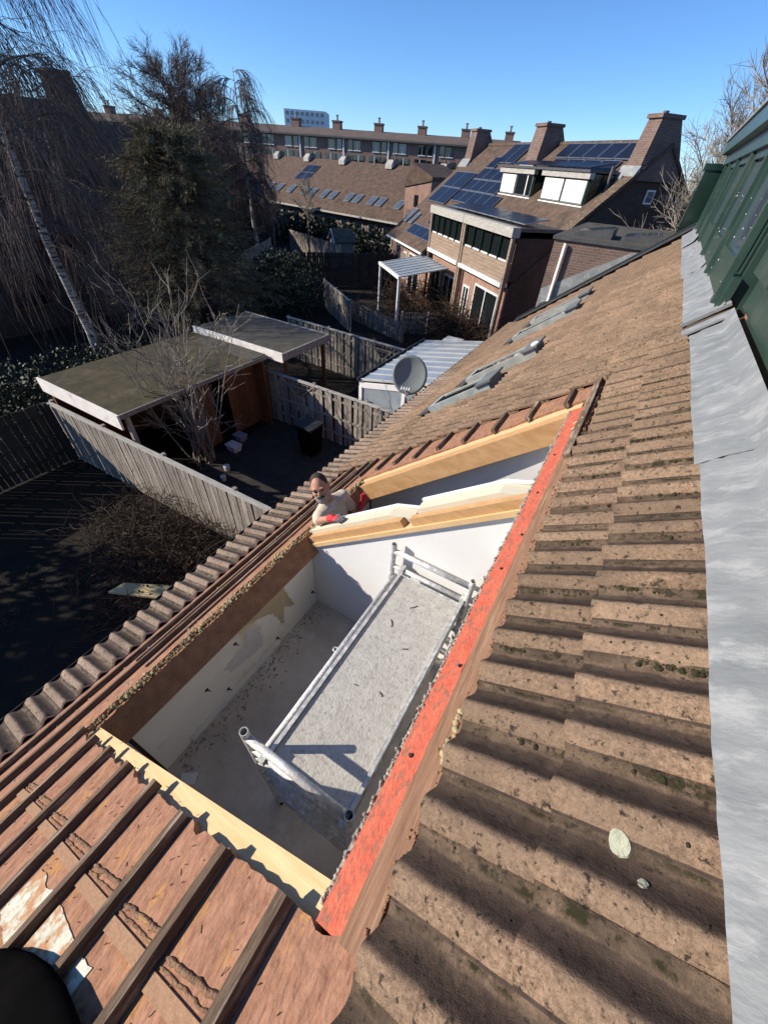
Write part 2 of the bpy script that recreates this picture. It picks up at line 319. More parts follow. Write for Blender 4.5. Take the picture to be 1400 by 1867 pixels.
# tiles
def tile_mesh(seed,na=24,nl=6,fl=0.0):
    sh(seed)
    Lt=.42; Wd=.305; vs=[];wv=[]
    def prof(y):
        t=(y/.15)%1.0
        return .042*(0.5+0.5*math.cos(2*math.pi*(t-.28)))**1.2
    ox=U(0,50)
    for j in range(nl+1):
        for i in range(na+1):
            y=Wd*i/na; x=Lt*j/nl
            jag=noise.noise(Vector((y*30+ox,seed,0)))*.004 if j==0 else 0
            hz=prof(y)-.042+noise.noise(Vector((x*9+ox,y*9,3)))*.0022
            # the tail of the tile rides on the course below, its head drops to the batten
            hz+=-.034*(x/Lt)*1.36
            vs.append((x+jag,y,hz)); wv.append(((y/.15)%1.0) if y<.3 else .99)
    nt_=len(vs); th=.018
    fs=[]
    W=na+1
    for j in range(nl):
        for i in range(na):
            a=j*W+i; fs.append((a,a+W,a+W+1,a+1))
    # underside ring for the edges
    def rim(idx):
        base=len(vs)
        for k in idx: vs.append((vs[k][0],vs[k][1],vs[k][2]-th)); wv.append(wv[k])
        return base
    r0=[i for i in range(W)]; b0=rim(r0)
    for i in range(na): fs.append((r0[i],r0[i+1],b0+i+1,b0+i))
    r1=[nl*W+i for i in range(W)]; b1=rim(r1)
    for i in range(na): fs.append((r1[i+1],r1[i],b1+i,b1+i+1))
    r2=[j*W for j in range(nl+1)]; b2=rim(r2)
    for j in range(nl): fs.append((r2[j+1],r2[j],b2+j,b2+j+1))
    r3=[j*W+na for j in range(nl+1)]; b3=rim(r3)
    for j in range(nl): fs.append((r3[j],r3[j+1],b3+j+1,b3+j))
    # underside
    for i in range(na): fs.append((b0+i,b0+i+1,b1+i+1,b1+i))
    return vs,fs,wv
def mk_tile(seed,**k):
    vs,fs,wv=tile_mesh(seed,**k)
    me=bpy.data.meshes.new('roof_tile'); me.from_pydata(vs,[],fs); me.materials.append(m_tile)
    at=me.attributes.new('wave','FLOAT','POINT'); at.data.foreach_set('value',wv)
    me.polygons.foreach_set('use_smooth',[len(f)==4 and i<len(fs)*.55 for i,f in enumerate(fs)]); me.update(); return me
tmeshes=[mk_tile(s) for s in (1,2,3,4)]
lo_v,lo_f,lo_w=tile_mesh(9,na=12,nl=1)
sh(11)
tiles=[]
G=.308
y0=.25-5*.3
for k in (-1,0):                                   # two courses above the hole
    for i in range(49):
        y=y0+.3*i
        if y>13.8: continue
        tiles.append((-.75-G*k+(.045 if k==0 and 2.5<y<3.8 else 0),y,0.0,0))
for k in range(1,13):
    for i in range(34):
        y=3.85+.3*i
        if y>13.8: continue
        u=-.75-G*k
        tiles.append((u,y,0.0,0))
for i in range(50):
    y=y0+.3*i
    if y>13.8: continue
    tiles.append((-4.76,y,.105,13))                # eave course, kicked flatter
def insky(u,y):
    for (ya,yb,ua,ub) in SKYL:
        if u+.31>ua and u<ub-.05 and y+.3>ya+.02 and y<yb-.02: return True
    return False
SKYL=[(5.35,5.9,-3.5,-2.42),(6.5,7.05,-3.3,-2.05),(9.3,9.85,-3.3,-1.95),(10.85,11.4,-3.3,-1.95)]
tiles=[t for t in tiles if t[3] or not insky(t[0],t[1])]
campt=Vector((0,0,7))
def tmat(t):
    u,y,h,kick=t
    jit=Matrix.Rotation(U(-.008,.008),4,'Z')@Matrix.Rotation(U(-.008,.008),4,'X')@Matrix.Rotation(U(-.006,.006),4,'Y')
    return RM@Matrix.Translation((u+U(-.005,.005),y+U(-.002,.002),h+U(-.003,.003)))@Matrix.Rotation(math.radians(kick),4,'Y')@jit
tiles=[(t,tmat(t)) for t in tiles]
tiles.sort(key=lambda q:(q[1].translation-campt).length if q[1].translation.y>-.75 else 99)
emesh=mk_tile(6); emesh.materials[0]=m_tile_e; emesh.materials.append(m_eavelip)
for p_ in emesh.polygons:
    if len(p_.vertices)==4 and all(emesh.vertices[v].co.x>.40 for v in p_.vertices): p_.material_index=1
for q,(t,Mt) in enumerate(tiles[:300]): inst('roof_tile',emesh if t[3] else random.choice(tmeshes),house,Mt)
fv=[];ff=[];fw=[]
inv=wmat(house).inverted()
for t,Mt in tiles[300:]:
    n0=len(fv); MM=inv@Mt
    fv+= [tuple(MM@Vector(v)) for v in lo_v]; ff+=[tuple(i+n0 for i in f) for f in lo_f]; fw+=lo_w
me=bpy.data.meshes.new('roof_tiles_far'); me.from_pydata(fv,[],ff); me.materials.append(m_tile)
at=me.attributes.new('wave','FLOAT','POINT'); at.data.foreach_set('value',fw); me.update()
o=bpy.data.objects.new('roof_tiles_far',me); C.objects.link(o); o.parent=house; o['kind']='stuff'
# moss and lichen on the near tiles
sh(21); mb=RB()
def blob(mb,u,y,h,r,fl=.5):
    n=6; vs=[(u,y,h+r*fl)]
    for k in range(n):
        t=2*math.pi*k/n; q=r*U(.7,1.25); vs.append((u+q*.7*math.cos(t),y+q*.7*math.sin(t),h+r*fl*.62))
    for k in range(n):
        t=2*math.pi*k/n; q=r*U(.8,1.3); vs.append((u+q*math.cos(t),y+q*math.sin(t),h-.004))
    fs=[(0,1+k,1+(k+1)%n) for k in range(n)]+[(1+k,7+k,7+(k+1)%n,1+(k+1)%n) for k in range(n)]
    mb.add(vs,fs)
for k in (-1,0):
    for i in range(30):
        y=y0+.3*i
        if rnd()<.15: continue
        c=U(-.75-G*k+.03,-.75-G*k+.28); dens=random.choice((8,20,45))
        for _ in range(dens):
            uu=min(max(random.gauss(c,.07),-.74-G*k),-.45-G*k); blob(mb,uu,y+U(-.012,.016),-.031-(uu+.75+G*k)*.110,U(.003,.010),.6)
        for _ in range(int(dens*.3)):
            uu=U(-.74,-.45)-G*k; yy=y+U(0,.3); t=((yy-y)/.15)%1
            blob(mb,uu,yy,.042*(.5+.5*math.cos(2*math.pi*(t-.28)))**1.2-.043-(uu+.75+G*k)*.110,U(.002,.005),.4)
mo=mb.build('moss',m_moss,house,smooth=True,kind='stuff')
mb=RB()
def disc(mb,u,y,h,ru,ry,n=22,th=.003):
    ring=[(u+ru*math.cos(2*math.pi*k/n)*U(.93,1.05),y+ry*math.sin(2*math.pi*k/n)*U(.93,1.05)) for k in range(n)]
    vs=[(u,y,h+th)]+[(a,b,h+th) for a,b in ring]+[(a*1.0,b*1.0,h-.003) for a,b in ring]
    mb.add(vs,[(0,1+k,1+(k+1)%n) for k in range(n)]+[(1+k,1+n+k,1+n+(k+1)%n,1+(k+1)%n) for k in range(n)])
# --- deck (boards) of the roof, with the hole left open
HB=-.085
def ragged(p,q,amp,step=.04,seed=0):
    p=Vector(p);q=Vector(q);n=max(2,int((q-p).length/step)); d=(q-p).normalized(); nn=Vector((-d.y,d.x))
    return [tuple(p+(q-p)*i/n+nn*(amp*noise.noise(Vector((i*.37+seed,seed,1)))+amp*.6*noise.noise(Vector((i*1.3+seed,2,seed))))*(0 if i in(0,n) else 1)) for i in range(n)]
def deck(name,poly,h1=HB,th=.04,m=m_board):
    mb=RB(); mb.prism(poly,h1-th,h1); return mb.build(name,m,house)
sh(31)
poly=[(-4.5,-2.0),(-.70,-2.0),(-.70,-.015)]+ragged((-.80,-.02),(-3.56,-.19),.028,.03,5)+[(-3.56,-.19),(-4.5,-.19)]
deck('roof_board',poly)
deck('roof_board',[(-4.5,-.19)]+ragged((-3.56,-.19),(-3.50,3.30),.02,.05,9)+[(-3.50,3.30),(-4.5,3.30)])
deck('roof_board',[(-4.5,3.3)]+ragged((-3.5,3.30),(-.80,3.55),.015,.05,3)+[(-.7,3.56),(-.7,14.0),(-4.5,14.0)])
deck('roof_board',[(-.80,-2.0),(2.6,-2.0),(2.6,14.0),(-.80,14.0)],HB-.005)
# back slope and ridge, walls
rx,rz_=sa+2.62*ca,(7-ca)+2.62*sa
mb=MB(); mb.hexa([(rx,-2,rz_-.2),(rx+5.5,-2,rz_-4.4),(rx+5.5,14,rz_-4.4),(rx,14,rz_-.2),(rx,-2,rz_-.12),(rx+5.5,-2,rz_-4.32),(rx+5.5,14,rz_-4.32),(rx,14,rz_-.12)])
mb.build('rear_roof_slope',m_tile_far,house)
mb=MB(); mb.box(-2.95,-2.70,-2,14.0,0,2.62); mb.build('outer_wall',m_brick_r,house)
mb=MB(); mb.box(7.6,7.85,-2,14,0,3.4); mb.build('outer_wall',m_brick_r,house)
mb=MB(); mb.prism([(-2.95,0),(7.7,0),(7.7,3.8),(rx,rz_-.3),(-2.4,3.35),(-2.95,2.7)],13.86,13.98,'y'); mb.build('end_wall',m_brick_d,house)
mb=MB(); mb.prism([(-2.95,0),(7.7,0),(7.7,3.8),(rx,rz_-.3),(-2.4,3.35),(-2.95,2.7)],-2.0,-1.88,'y'); mb.build('end_wall',m_brick_d,house)
mb=MB(); mb.box(-2.68,7.55,-1.86,13.84,2.55,2.8); mb.build('room_floor',m_floor,house)
# soffit behind the eave, gutter
mb=MB(); mb.box(-2.94,-2.70,-1.98,13.98,2.63,3.2); mb.build('wall_plate',m_wood_b,house)
gx=RM@Vector((-4.80,0,.02)); mb=MB()
for i in range(8):
    t0=math.pi*(1+i/8.);t1=math.pi*(1+(i+1)/8.); r=.065
    a0=(gx.x-.05+r*math.cos(t0),gx.z-.02+r*math.sin(t0)); a1=(gx.x-.05+r*math.cos(t1),gx.z-.02+r*math.sin(t1)); r=.060
    c0=(gx.x-.05+r*math.cos(t0),gx.z-.02+r*math.sin(t0)); c1=(gx.x-.05+r*math.cos(t1),gx.z-.02+r*math.sin(t1))
    mb.hexa([(a0[0],-2,a0[1]),(a1[0],-2,a1[1]),(a1[0],14,a1[1]),(a0[0],14,a0[1]),(c0[0],-2,c0[1]),(c1[0],-2,c1[1]),(c1[0],14,c1[1]),(c0[0],14,c0[1])])
mb.build('gutter',m_gutter,house)
# battens: near stripped part
sh(41)
def batten(u,ya,yb,wd=.038,ht=.042,skew=0.0,m=m_batten):
    mb=RB(); n=max(2,int((yb-ya)/.25)); vs=[];fs=[]
    for i in range(n+1):
        y=ya+(yb-ya)*i/n; du=skew*(y-ya)+noise.noise(Vector((y*1.7,u*9,0)))*.004; w2=wd/2*(1+.10*noise.noise(Vector((y*4,u,7))))
        dh=noise.noise(Vector((y*2,u*5,3)))*.003
        vs+=[(u+du-w2,y,HB-.002),(u+du+w2,y,HB-.002),(u+du+w2,y,HB+ht+dh),(u+du-w2,y,HB+ht+dh)]
    for i in range(n):
        a=4*i
        for k in range(4): fs.append((a+k,a+(k+1)%4,a+4+(k+1)%4,a+4+k))
    fs+=[(3,2,1,0),(4*n,4*n+1,4*n+2,4*n+3)]
    mb.add(vs,fs); return mb.build('batten',m,house)
NB=[-1.07,-1.41,-1.76,-2.12,-2.50,-2.85,-3.19,-3.50]
for i,u in enumerate(NB):
    yend=-.03-.048*(-1.0-u)+U(-.012,.018)
    batten(u,-1.6,yend)
for u in (-3.82,-4.12): batten(u,-1.6,3.9)
for u in (-3.68,-3.98): batten(u+.0,.2+U(0,.2),3.6+U(0,.2),.022,.02)
FB=[-1.02,-1.36,-1.70,-2.04,-2.38,-2.70,-3.02,-3.32,-3.62]
for u in FB: batten(u,3.47+U(-.03,.03)-.03*(-1-u)*.8,3.95)
batten(-.80,2.40,3.95,.05,.05)
# laths, dirt rolls, flakes between the near battens
def dirtroll(u0,y0_,u1,y1_,r,seed):
    mb=RB(); pts=[];rr=[]
    n=16
    for i in range(n+1):
        t=i/n; pts.append((u0+(u1-u0)*t,y0_+(y1_-y0_)*t+.006*noise.noise(Vector((t*7,seed,0))),HB+r*.5)); rr.append(r*(1+.6*noise.noise(Vector((t*14,seed,5))))*(.5 if i in(0,n) else 1))
    mb.tube(pts,rr,7); return mb.build('dirt_roll',m_dirt,house,smooth=True)
for i in range(len(NB)-1):
    ua,ub=NB[i],NB[i+1]
    mid=(ua+ub)/2; yc=-.345+(mid+1.28)*.095
    dy=.02
    mb=RB(); w2=.020
    mb.hexa([(ua-.02,yc-w2+dy,HB-.001),(ub+.02,yc-w2-dy,HB-.001),(ub+.02,yc+w2-dy,HB-.001),(ua-.02,yc+w2+dy,HB-.001),(ua-.02,yc-w2+dy,HB+.009),(ub+.02,yc-w2-dy,HB+.009),(ub+.02,yc+w2-dy,HB+.009),(ua-.02,yc+w2+dy,HB+.009)])
    mb.build('lath',m_lath,house)
    dirtroll(ua-.035,yc+.036+dy,ub+.03,yc+.034-dy,.0045,i*3)
    dirtroll(ua-.045,yc+.062+dy,ub+.035,yc+.054-dy,.0080,i*3+1)
def flake(u0,u1,ya,yb,seed):
    sh(seed); poly=ragged((u0,ya),(u1,ya+.01),.02,.02,seed)+ragged((u1,ya+.01),(u1+.01,yb),.004,.03,seed+1)+ragged((u1+.01,yb),(u0,yb-.02),.012,.03,seed+2)+ragged((u0,yb-.02),(u0,ya),.02,.03,seed+3)
    mb=RB(); mb.prism(poly[::-1] if u1>u0 and False else poly,HB-.001,HB+.005); return mb.build('paint_flake',m_white_flake,house)
flake(-2.44,-2.16,-.69,-.515,71); flake(-2.09,-1.80,-.66,-.485,74); flake(-1.745,-1.66,-.60,-.465,77)
# splinters and knots on the boards
sh(47); mb=RB()
for _ in range(260):
    u=U(-3.4,-.85); y=U(-.75,-.06)
    L_=U(.006,.024); t=random.gauss(.5,.5); mb.beam((u,y,HB+.002),(u+L_*math.cos(t),y+L_*math.sin(t),HB+U(.002,.009)),U(.0015,.003),.002)
mb.build('splinters',m_dirt,house,kind='stuff')
# cut edge of the lower roof: brown board face with foam along its top
mb=RB(); mb.hexa([(-3.545,-.17,-.36),(-3.50,-.17,-.36),(-3.455,3.2,-.36),(-3.50,3.2,-.36),(-3.545,-.17,-.127),(-3.50,-.17,-.127),(-3.455,3.2,-.127),(-3.50,3.2,-.127)]); mb.build('cut_edge_board',m_board_cut,house)
sh(53); mb=RB()
for _ in range(900):
    y=U(-.2,3.25); blob(mb,-3.50+.014*y+random.gauss(-.01,.018),y,-.095+random.gauss(0,.012),U(.005,.014)*(1.2 if noise.noise(Vector((y*3,0,0)))>0 else .7),1.0)
mb.build('foam_crumbs',m_foam,house,kind='stuff')
sh(54); mb=RB()
for _ in range(420):
    u=U(-4.3,-3.55);y=U(-.6,3.4)
    if noise.noise(Vector((u*3,y*1.5,4)))>.05: blob(mb,u,y,HB,U(.005,.018),.7)
mb.build('mortar_crumbs',m_mortar,house,kind='stuff')
# eave lip: white bird comb under the eave tiles
mb=RB()
# knee wall
mb=MB(); mb.box(-2.10,-2.00,-1.86,2.148,2.8,3.70); kw=mb.build('knee_wall',m_plaster_s,house)
mb=MB(); mb.box(-2.10,-2.00,2.262,3.36,2.8,3.70); mb.build('knee_wall',m_grey_wall,house)
mb=MB(); mb.box(-2.0,-1.992,-.06,-.03,2.8,3.70); mb.build('panel_joint',m_dark,house)
for y in (2.72,2.98): mb=MB(); mb.box(-2.0,-1.994,y,y+.014,2.8,3.69); mb.build('panel_joint',m_dark,house)
mb=MB(); mb.box(-2.12,-1.985,-.1,3.3,3.70,3.725); mb.build('dark_seal',m_dark,house)
def rpoly(P,a,sd):
    out=[]
    for i_ in range(len(P)): out+=ragged(P[i_],P[(i_+1)%len(P)],a,.02,sd+i_)
    return out
mb=MB(); mb.prism(rpoly([(1.103, 3.69), (1.217, 3.679), (1.435, 3.69), (1.643, 3.68), (1.771, 3.17), (1.615, 3.323), (1.566, 3.04), (1.46, 3.398), (1.3, 3.53), (1.119, 3.622)],.02,3),-1.9995,-1.997,'x'); mb.build('bare_plaster_patch',mat('bare_plaster',(.52,.43,.29),(.44,.36,.24),scale=4,rough=.95),house)
mb=MB(); mb.prism(rpoly([(1.129, 3.549), (1.273, 3.406), (1.247, 3.073), (1.082, 3.107), (0.838, 3.18), (0.775, 3.34), (1.025, 3.356)],.025,9),-1.9995,-1.9975,'x'); mb.build('lilac_paint_patch',mat('lilac_plaster',(.66,.62,.64),(.58,.54,.56),scale=3,rough=.95),house)
sh(58); mb=MB()
for _ in range(260):
    x=min(-1.97+abs(random.gauss(0,.10)),-1.2); y=U(-.2,2.1)
    r_=U(.004,.014); mb.ell((x,y,2.8+r_*.4),(r_,r_*U(.6,1.4),r_*.6),6,4)
mb.build('plaster_rubble',m_mortar,house,kind='stuff')
# skirting offcut, sockets
mb=MB(); mb.box(-1.998,-1.985,.25,1.45,2.80,2.90); mb.build('skirting_board',m_whitepaint,house)
for (y,z) in ((.55,3.30),(.95,3.52),(.72,2.98),(1.42,2.93),(2.06,3.06)):
    mb=MB(); mb.box(-2.0,-1.985,y,y+.03,z,z+.018); mb.tube([(-1.985,y+.015,z+.01),(-1.965,y+.03,z-.01)],.006,5); mb.build('wall_bracket',m_bark,house)
# partition
def zr(x,h): return (7-ca)+(x-sa)*math.tan(A)+h/ca
mb=MB(); mb.prism([(-2.0,2.8),(2.6,2.8),(2.6,4.9),(-.06,4.9),(-.06,zr(-.06,-.275)),(-2.0,zr(-2.0,-.275))],2.15,2.26,'y'); mb.build('partition_wall',m_plaster,house)
mb=RB(); mb.box(-3.52,-1.0,2.115,2.28,-.272,-.228); mb.build('wall_plate_timber',m_pine,house)
mb=RB(); mb.box(-3.50,-2.13,2.135,2.20,-.226,-.155); mb.build('edge_board',m_pine_o,house)
mb=RB(); mb.box(-2.03,-1.02,2.135,2.20,-.226,-.155); mb.build('edge_board',m_pine_o,house)
def slab(u0,u1,bev):
    mb=RB(); mb.prism([(u0,-.224),(u1,-.224),(u1,-.19),(u1-bev,-.115),(u0+.01,-.115)],2.205,2.36,'y'); o=mb.build('insulation_panel',m_cream,house)
    mb=RB(); mb.prism([(u0,-.114),(u1-bev,-.114),(u1+.01,-.185),(u1+.02,-.17),(u1-bev+.01,-.098),(u0,-.098)],2.34,2.365,'y'); mb.build('panel_skin',m_whitepaint,o)
slab(-3.53,-2.06,.22); slab(-1.98,-1.03,.20)
# far wall of the second room, its timbers
mb=MB(); mb.prism([(-2.0,2.8),(2.6,2.8),(2.6,4.9),(-.1,4.9),(-.1,zr(-.1,-.30)),(-2.0,zr(-2.0,-.30))],3.40,3.5,'y'); mb.build('far_wall',m_grey_wall,house)
mb=RB(); mb.hexa([(-3.46,3.13,-.32),(-.93,3.345,-.32),(-.93,3.42,-.32),(-3.46,3.21,-.32),(-3.46,3.13,-.12),(-.93,3.345,-.12),(-.93,3.42,-.12),(-3.46,3.21,-.12)]); mb.build('rafter',m_pine_o,house)
mb=RB(); mb.hexa([(-3.47,3.215,-.25),(-.90,3.425,-.25),(-.90,3.56,-.25),(-3.47,3.36,-.25),(-3.47,3.215,-.105),(-.90,3.425,-.105),(-.90,3.56,-.105),(-3.47,3.36,-.105)]); mb.build('rafter',m_pine,house)
# near new rafter
mb=RB(); mb.hexa([(-3.60,-.27,-.33),(-.98,-.12,-.33),(-.98,.055,-.33),(-3.60,-.105,-.33),(-3.60,-.27,-.127),(-.98,-.12,-.127),(-.98,.055,-.127),(-3.60,-.105,-.127)]); mb.build('rafter',m_pine,house)
# near wall below the near rafter (inner face of the room)
mb=MB(); mb.prism([(-2.0,2.8),(2.6,2.8),(2.6,4.9),(-.1,4.9),(-.1,zr(-.1,-.34)),(-2.0,zr(-2.0,-.34))],-.40,-.30,'y'); mb.build('near_wall',m_grey_wall,house)
mb=MB(); mb.box(2.6,2.7,-.4,3.5,2.8,6.0); mb.build('inner_wall',m_grey_wall,house)
mb=MB(); mb.box(-.05,2.6,-.3,3.4,4.9,5.0); mb.build('inner_ceiling',m_plaster,house)
# red beam along the top of the hole, mortar crumbs, brown edge plank
mb=RB(); n=60; vs=[];fs=[]
sh(61)
for i in range(n+1):
    y=-.03+3.42*i/n
    e0=.004*noise.noise(Vector((y*9,1,1))); e1=.008*noise.noise(Vector((y*7,5,1)))
    vs+=[(-.965+e0,y,-.30),(-.872+e1,y,-.30),(-.872+e1,y,-.09),(-.965+e0,y,-.09)]
for i in range(n):
    a=4*i
    for k in range(4): fs.append((a+k,a+(k+1)%4,a+4+(k+1)%4,a+4+k))
fs+=[(3,2,1,0),(4*n,4*n+1,4*n+2,4*n+3)]; mb.add(vs,fs); mb.build('red_beam',m_red,house)
mb=RB(); mb.box(-.986,-.968,0.0,3.38,-.50,-.100); mb.build('beam_lining',m_mortar,house)
mb=RB()
for _ in range(900):
    blob(mb,-.975+random.gauss(0,.005),U(0,3.38),-.100+random.gauss(0,.006),U(.003,.010),1.0)
mb.build('mortar_crumbs',m_mortar,house,kind='stuff')
mb=RB(); vs=[];fs=[];n=50
for i in range(n+1):
    y=-.03+3.6*i/n; e=.008*noise.noise(Vector((y*6,9,1)))
    vs+=[(-.868,y,-.20),(-.76,y,-.20),(-.765+e,y,-.062),(-.866+e*.6,y,-.080)]
for i in range(n):
    a=4*i
    for k in range(4): fs.append((a+k,a+(k+1)%4,a+4+(k+1)%4,a+4+k))
fs+=[(3,2,1,0),(4*n,4*n+1,4*n+2,4*n+3)]; mb.add(vs,fs); mb.build('edge_plank',m_plank,house)
sh(63); mb=RB()
for _ in range(420):
    y=U(0,3.5); blob(mb,-.775+random.gauss(0,.012),y,-.064+random.gauss(0,.004),U(.003,.007),.8)
mb.build('board_crumbs',m_board_cut,house,kind='stuff')
for y,t in ((2.95,.3),(2.86,-.25)):
    mb=RB(); mb.beam((-.86,y,-.055),(-.79,y+.1*t,-.035),.012,.006); mb.build('wood_splinter',m_pine,house)
mb=RB(); [blob(mb,-.788+U(-.01,.01),.43+.02*k_,-.066,U(.010,.018),.9) for k_ in range(9)]; mb.build('foam_lump',m_foam,house,smooth=True)
def tile_h(u,y):
    t=((y-.25)/.15)%1.0; return .042*(.5+.5*math.cos(2*math.pi*(t-.28)))**1.2-.042-.0462*((u+.442)/.42)
def lichen(u0,y0_,r,seed):
    sh(seed); mb=RB(); n=20; vs=[(u0,y0_,tile_h(u0,y0_)+.0045)]; fs=[]
    for q,f in enumerate((.5,.9,1.0)):
        for k in range(n):
            t=2*math.pi*k/n; rr=r*f*(1+.10*noise.noise(Vector((math.cos(t)*2,math.sin(t)*2,seed)))); u=u0+rr*math.cos(t); y=y0_+rr*math.sin(t)
            vs.append((u,y,tile_h(u,y)+(.0045,.0040,-.003)[q]))
    fs=[(0,1+k,1+(k+1)%n) for k in range(n)]
    for q in range(2):
        for k in range(n): a=1+q*n+k;b=1+q*n+(k+1)%n; fs.append((a,a+n,b+n,b))
    mb.add(vs,fs); mb.build('lichen_patch',m_lichen,house,smooth=False)
lichen(-.304,.386,.022,5); lichen(-.259,.335,.010,8)
for y in (.42,.78,1.35,1.62,2.05,2.55):
    mb=RB(); mb.tube([(-.905+.02*math.sin(y*9),y,-.095),(-.905+.02*math.sin(y*9),y,-.083)],.007,8); mb.build('bolt',m_gutter,house)
# zinc / lead apron under the dormers
def apron(ya,yb,uL,uR,seed,name='lead_apron'):
    sh(seed); mb=RB(); n=int((yb-ya)/.05); us=[0,.06,.16,.3,.45,.6,.75,.9,1]
    vs=[];fs=[];W=len(us)+1
    for i in range(n+1):
        y=ya+(yb-ya)*i/n
        for q,t in enumerate(us):
            e=.008*noise.noise(Vector((y*2.2,seed,0))) if q==0 else 0
            wv=.018*(.5+.5*math.cos(2*math.pi*((y-.25)/.15-.28)))*(1-t)**.6
            h=.012+wv+.013*noise.noise(Vector((y*5,t*3,seed)))+.006*noise.noise(Vector((y*16,t*5,seed)))
            vs.append((uL+(uR-uL)*t+e,y,h+.02*t))
        vs.append((uR+.085,y,.085+.006*noise.noise(Vector((y*6,0,seed)))))
    for i in range(n):
        for q in range(W-1):
            a=i*W+q; fs.append((a,a+1,a+1+W,a+W))
    mb.add(vs,fs)
    b=len(mb.v)
    # front edge thickness
    ev=[];ef=[]
    for i in range(n+1):
        u,y,h=vs[i*W]; ev+=[(u,y,h),(u-.001,y,h-.012)]
    for i in range(n): ef.append((2*i,2*i+2,2*i+3,2*i+1))
    mb.add(ev,ef)
    return mb.build(name,m_zinc,house,smooth=True)
apron(-1.2,1.86,-.135,.03,1); apron(1.84,4.02,-.155,.035,2); apron(4.26,7.0,-.20,.0,3); apron(6.98,10.4,-.23,-.03,4); apron(10.7,13.2,-.24,-.05,5)
mb=RB(); mb.box(-.17,.13,4.03,4.25,-.01,.03); mb.build('tile_strip',m_tile_far,house)
mb=RB(); mb.hexa([(-.2,3.93,.03),(.12,3.93,.05),(.12,4.03,.05),(-.2,4.03,.03),(-.2,3.93,.045),(.12,3.93,.065),(.12,4.03,.075),(-.2,4.03,.055)]); mb.build('lead_flap',m_zinc,house)
mb=RB(); mb.hexa([(-.21,4.25,.03),(.12,4.25,.05),(.12,4.33,.05),(-.21,4.33,.03),(-.21,4.25,.055),(.12,4.25,.075),(.12,4.33,.075),(-.21,4.33,.045)]); mb.build('lead_flap',m_zinc,house)
# dormers
def dormer(ya,yb,xf,wins):
    zb=zr(xf,.07); zt=7.50; depth=2.2
    mb=MB(); mb.box(xf+.06,xf+depth,ya+.05,yb-.05,zb-.3,zt); d=mb.build('dormer',m_green,house)
    mb=MB(); mb.box(xf,xf+.058,ya,yb,zb,zb+.20); mb.build('sill_board',m_green,d)
    mb=MB(); mb.box(xf-.16,xf+depth+.1,ya-.12,yb+.12,zt+.002,zt+.20); mb.build('dormer_fascia',m_green,d)
    mb=MB(); mb.box(xf-.19,xf+depth+.12,ya-.15,yb+.15,zt+.202,zt+.235); mb.build('roof_trim',m_zinc,d)
    mb=MB(); mb.box(xf-.06,xf+.05,ya,yb,zt-.16,zt-.001); mb.build('head_board',m_green,d)
    for (a,b) in wins:
        mb=MB(); mb.box(xf-.012,xf+.05,a,a+.075,zb+.202,zt-.165); mb.box(xf-.012,xf+.05,b-.075,b,zb+.202,zt-.165); mb.box(xf-.010,xf+.05,a+.077,b-.077,zb+.202,zb+.28); mb.box(xf-.010,xf+.05,a+.077,b-.077,zt-.24,zt-.165); wf=mb.build('window',m_green,d)
        mb=MB(); mb.box(xf+.028,xf+.040,a+.07,b-.07,zb+.275,zt-.235); mb.build('pane',m_glass_l,wf)
    return d
dormer(-1.4,4.0,.70,[(-1.3,.1),(.22,1.7),(1.85,3.35)])
d=dormer(4.34,13.2,.60,[(4.7,6.0),(6.2,7.6),(8.2,9.6),(9.8,11.2)])
mb=MB(); mb.box(.64,.659,3.36,3.98,zr(.7,.07)+.21,7.34); mb.build('corner_panel',m_green,d)
for y in (4.42,6.05,7.75,9.68,11.3,12.4):
    mb=MB(); mb.box(.555,.60,y,y+.1,zr(.6,.07),7.34); mb.build('cover_strip',m_green,d)
sh(59); mb=MB()
for _ in range(46):
    y=U(4.5,7.5) if rnd()<.7 else U(1.6,3.3); z=U(6.35,7.0) if y>4 else U(6.28,6.42); x=(.59 if y>4 else .697); r_=U(.002,.006)
    mb.ell((x,y,z),(.004,r_,r_*U(.8,1.8)),6,4)
mb.build('droppings',m_whitepaint,d,kind='stuff')
# box at the far end and verge
mb=MB(); mb.box(.3,1.4,15.2,17.2,5.6,7.30); mb.box(.25,1.45,15.15,17.25,7.30,7.42); mb.build('roof_box',m_green_d,house)
mb=RB(); mb.box(-4.6,.05,13.93,14.12,-.08,.10); mb.build('verge_board',m_gutter,house)
mb=RB(); mb.box(-4.6,.05,13.70,13.92,.03,.06); mb.build('verge_lead',m_zinc_d,house)
mb=RB(); mb.box(-.8,.1,14.13,14.6,.0,.05); mb.build('verge_tiles',m_tile_far,house)
# roof windows
def skylight(ya,yb,ua,ub,hood,white=False):
    mb=RB()
    for (a,b,c,d_) in ((ua,ub,ya,ya+.07),(ua,ub,yb-.07,yb),(ua,ua+.08,ya+.072,yb-.072),(ub-.1,ub,ya+.072,yb-.072)): mb.box(a,b,c,d_,-.08,.055)
    f_=mb.build('roof_window',m_frame_l,house)
    mb=RB(); mb.box(ua+.082,ub-.102,ya+.072,yb-.072,.02,.040); mb.build('pane',m_glass,f_)
    mb=RB(); mb.box(ub-.20,ub+.05,ya-.03,yb+.03,.057,.085); mb.build('hood',m_frame,f_)
    mb=RB(); mb.box(ua-.20,ua-.002,ya-.04,yb+.04,-.01,.012); mb.build('apron',m_zinc_d,f_)
    if white:
        mb=RB(); mb.ell((ub+.02,ya+.05,.10),(.07,.035,.035)); mb.build('white_cap',m_whitepaint,f_,smooth=True)
for i,(ya,yb,ua,ub) in enumerate(SKYL): skylight(ya,yb,ua,ub,0,i==1)
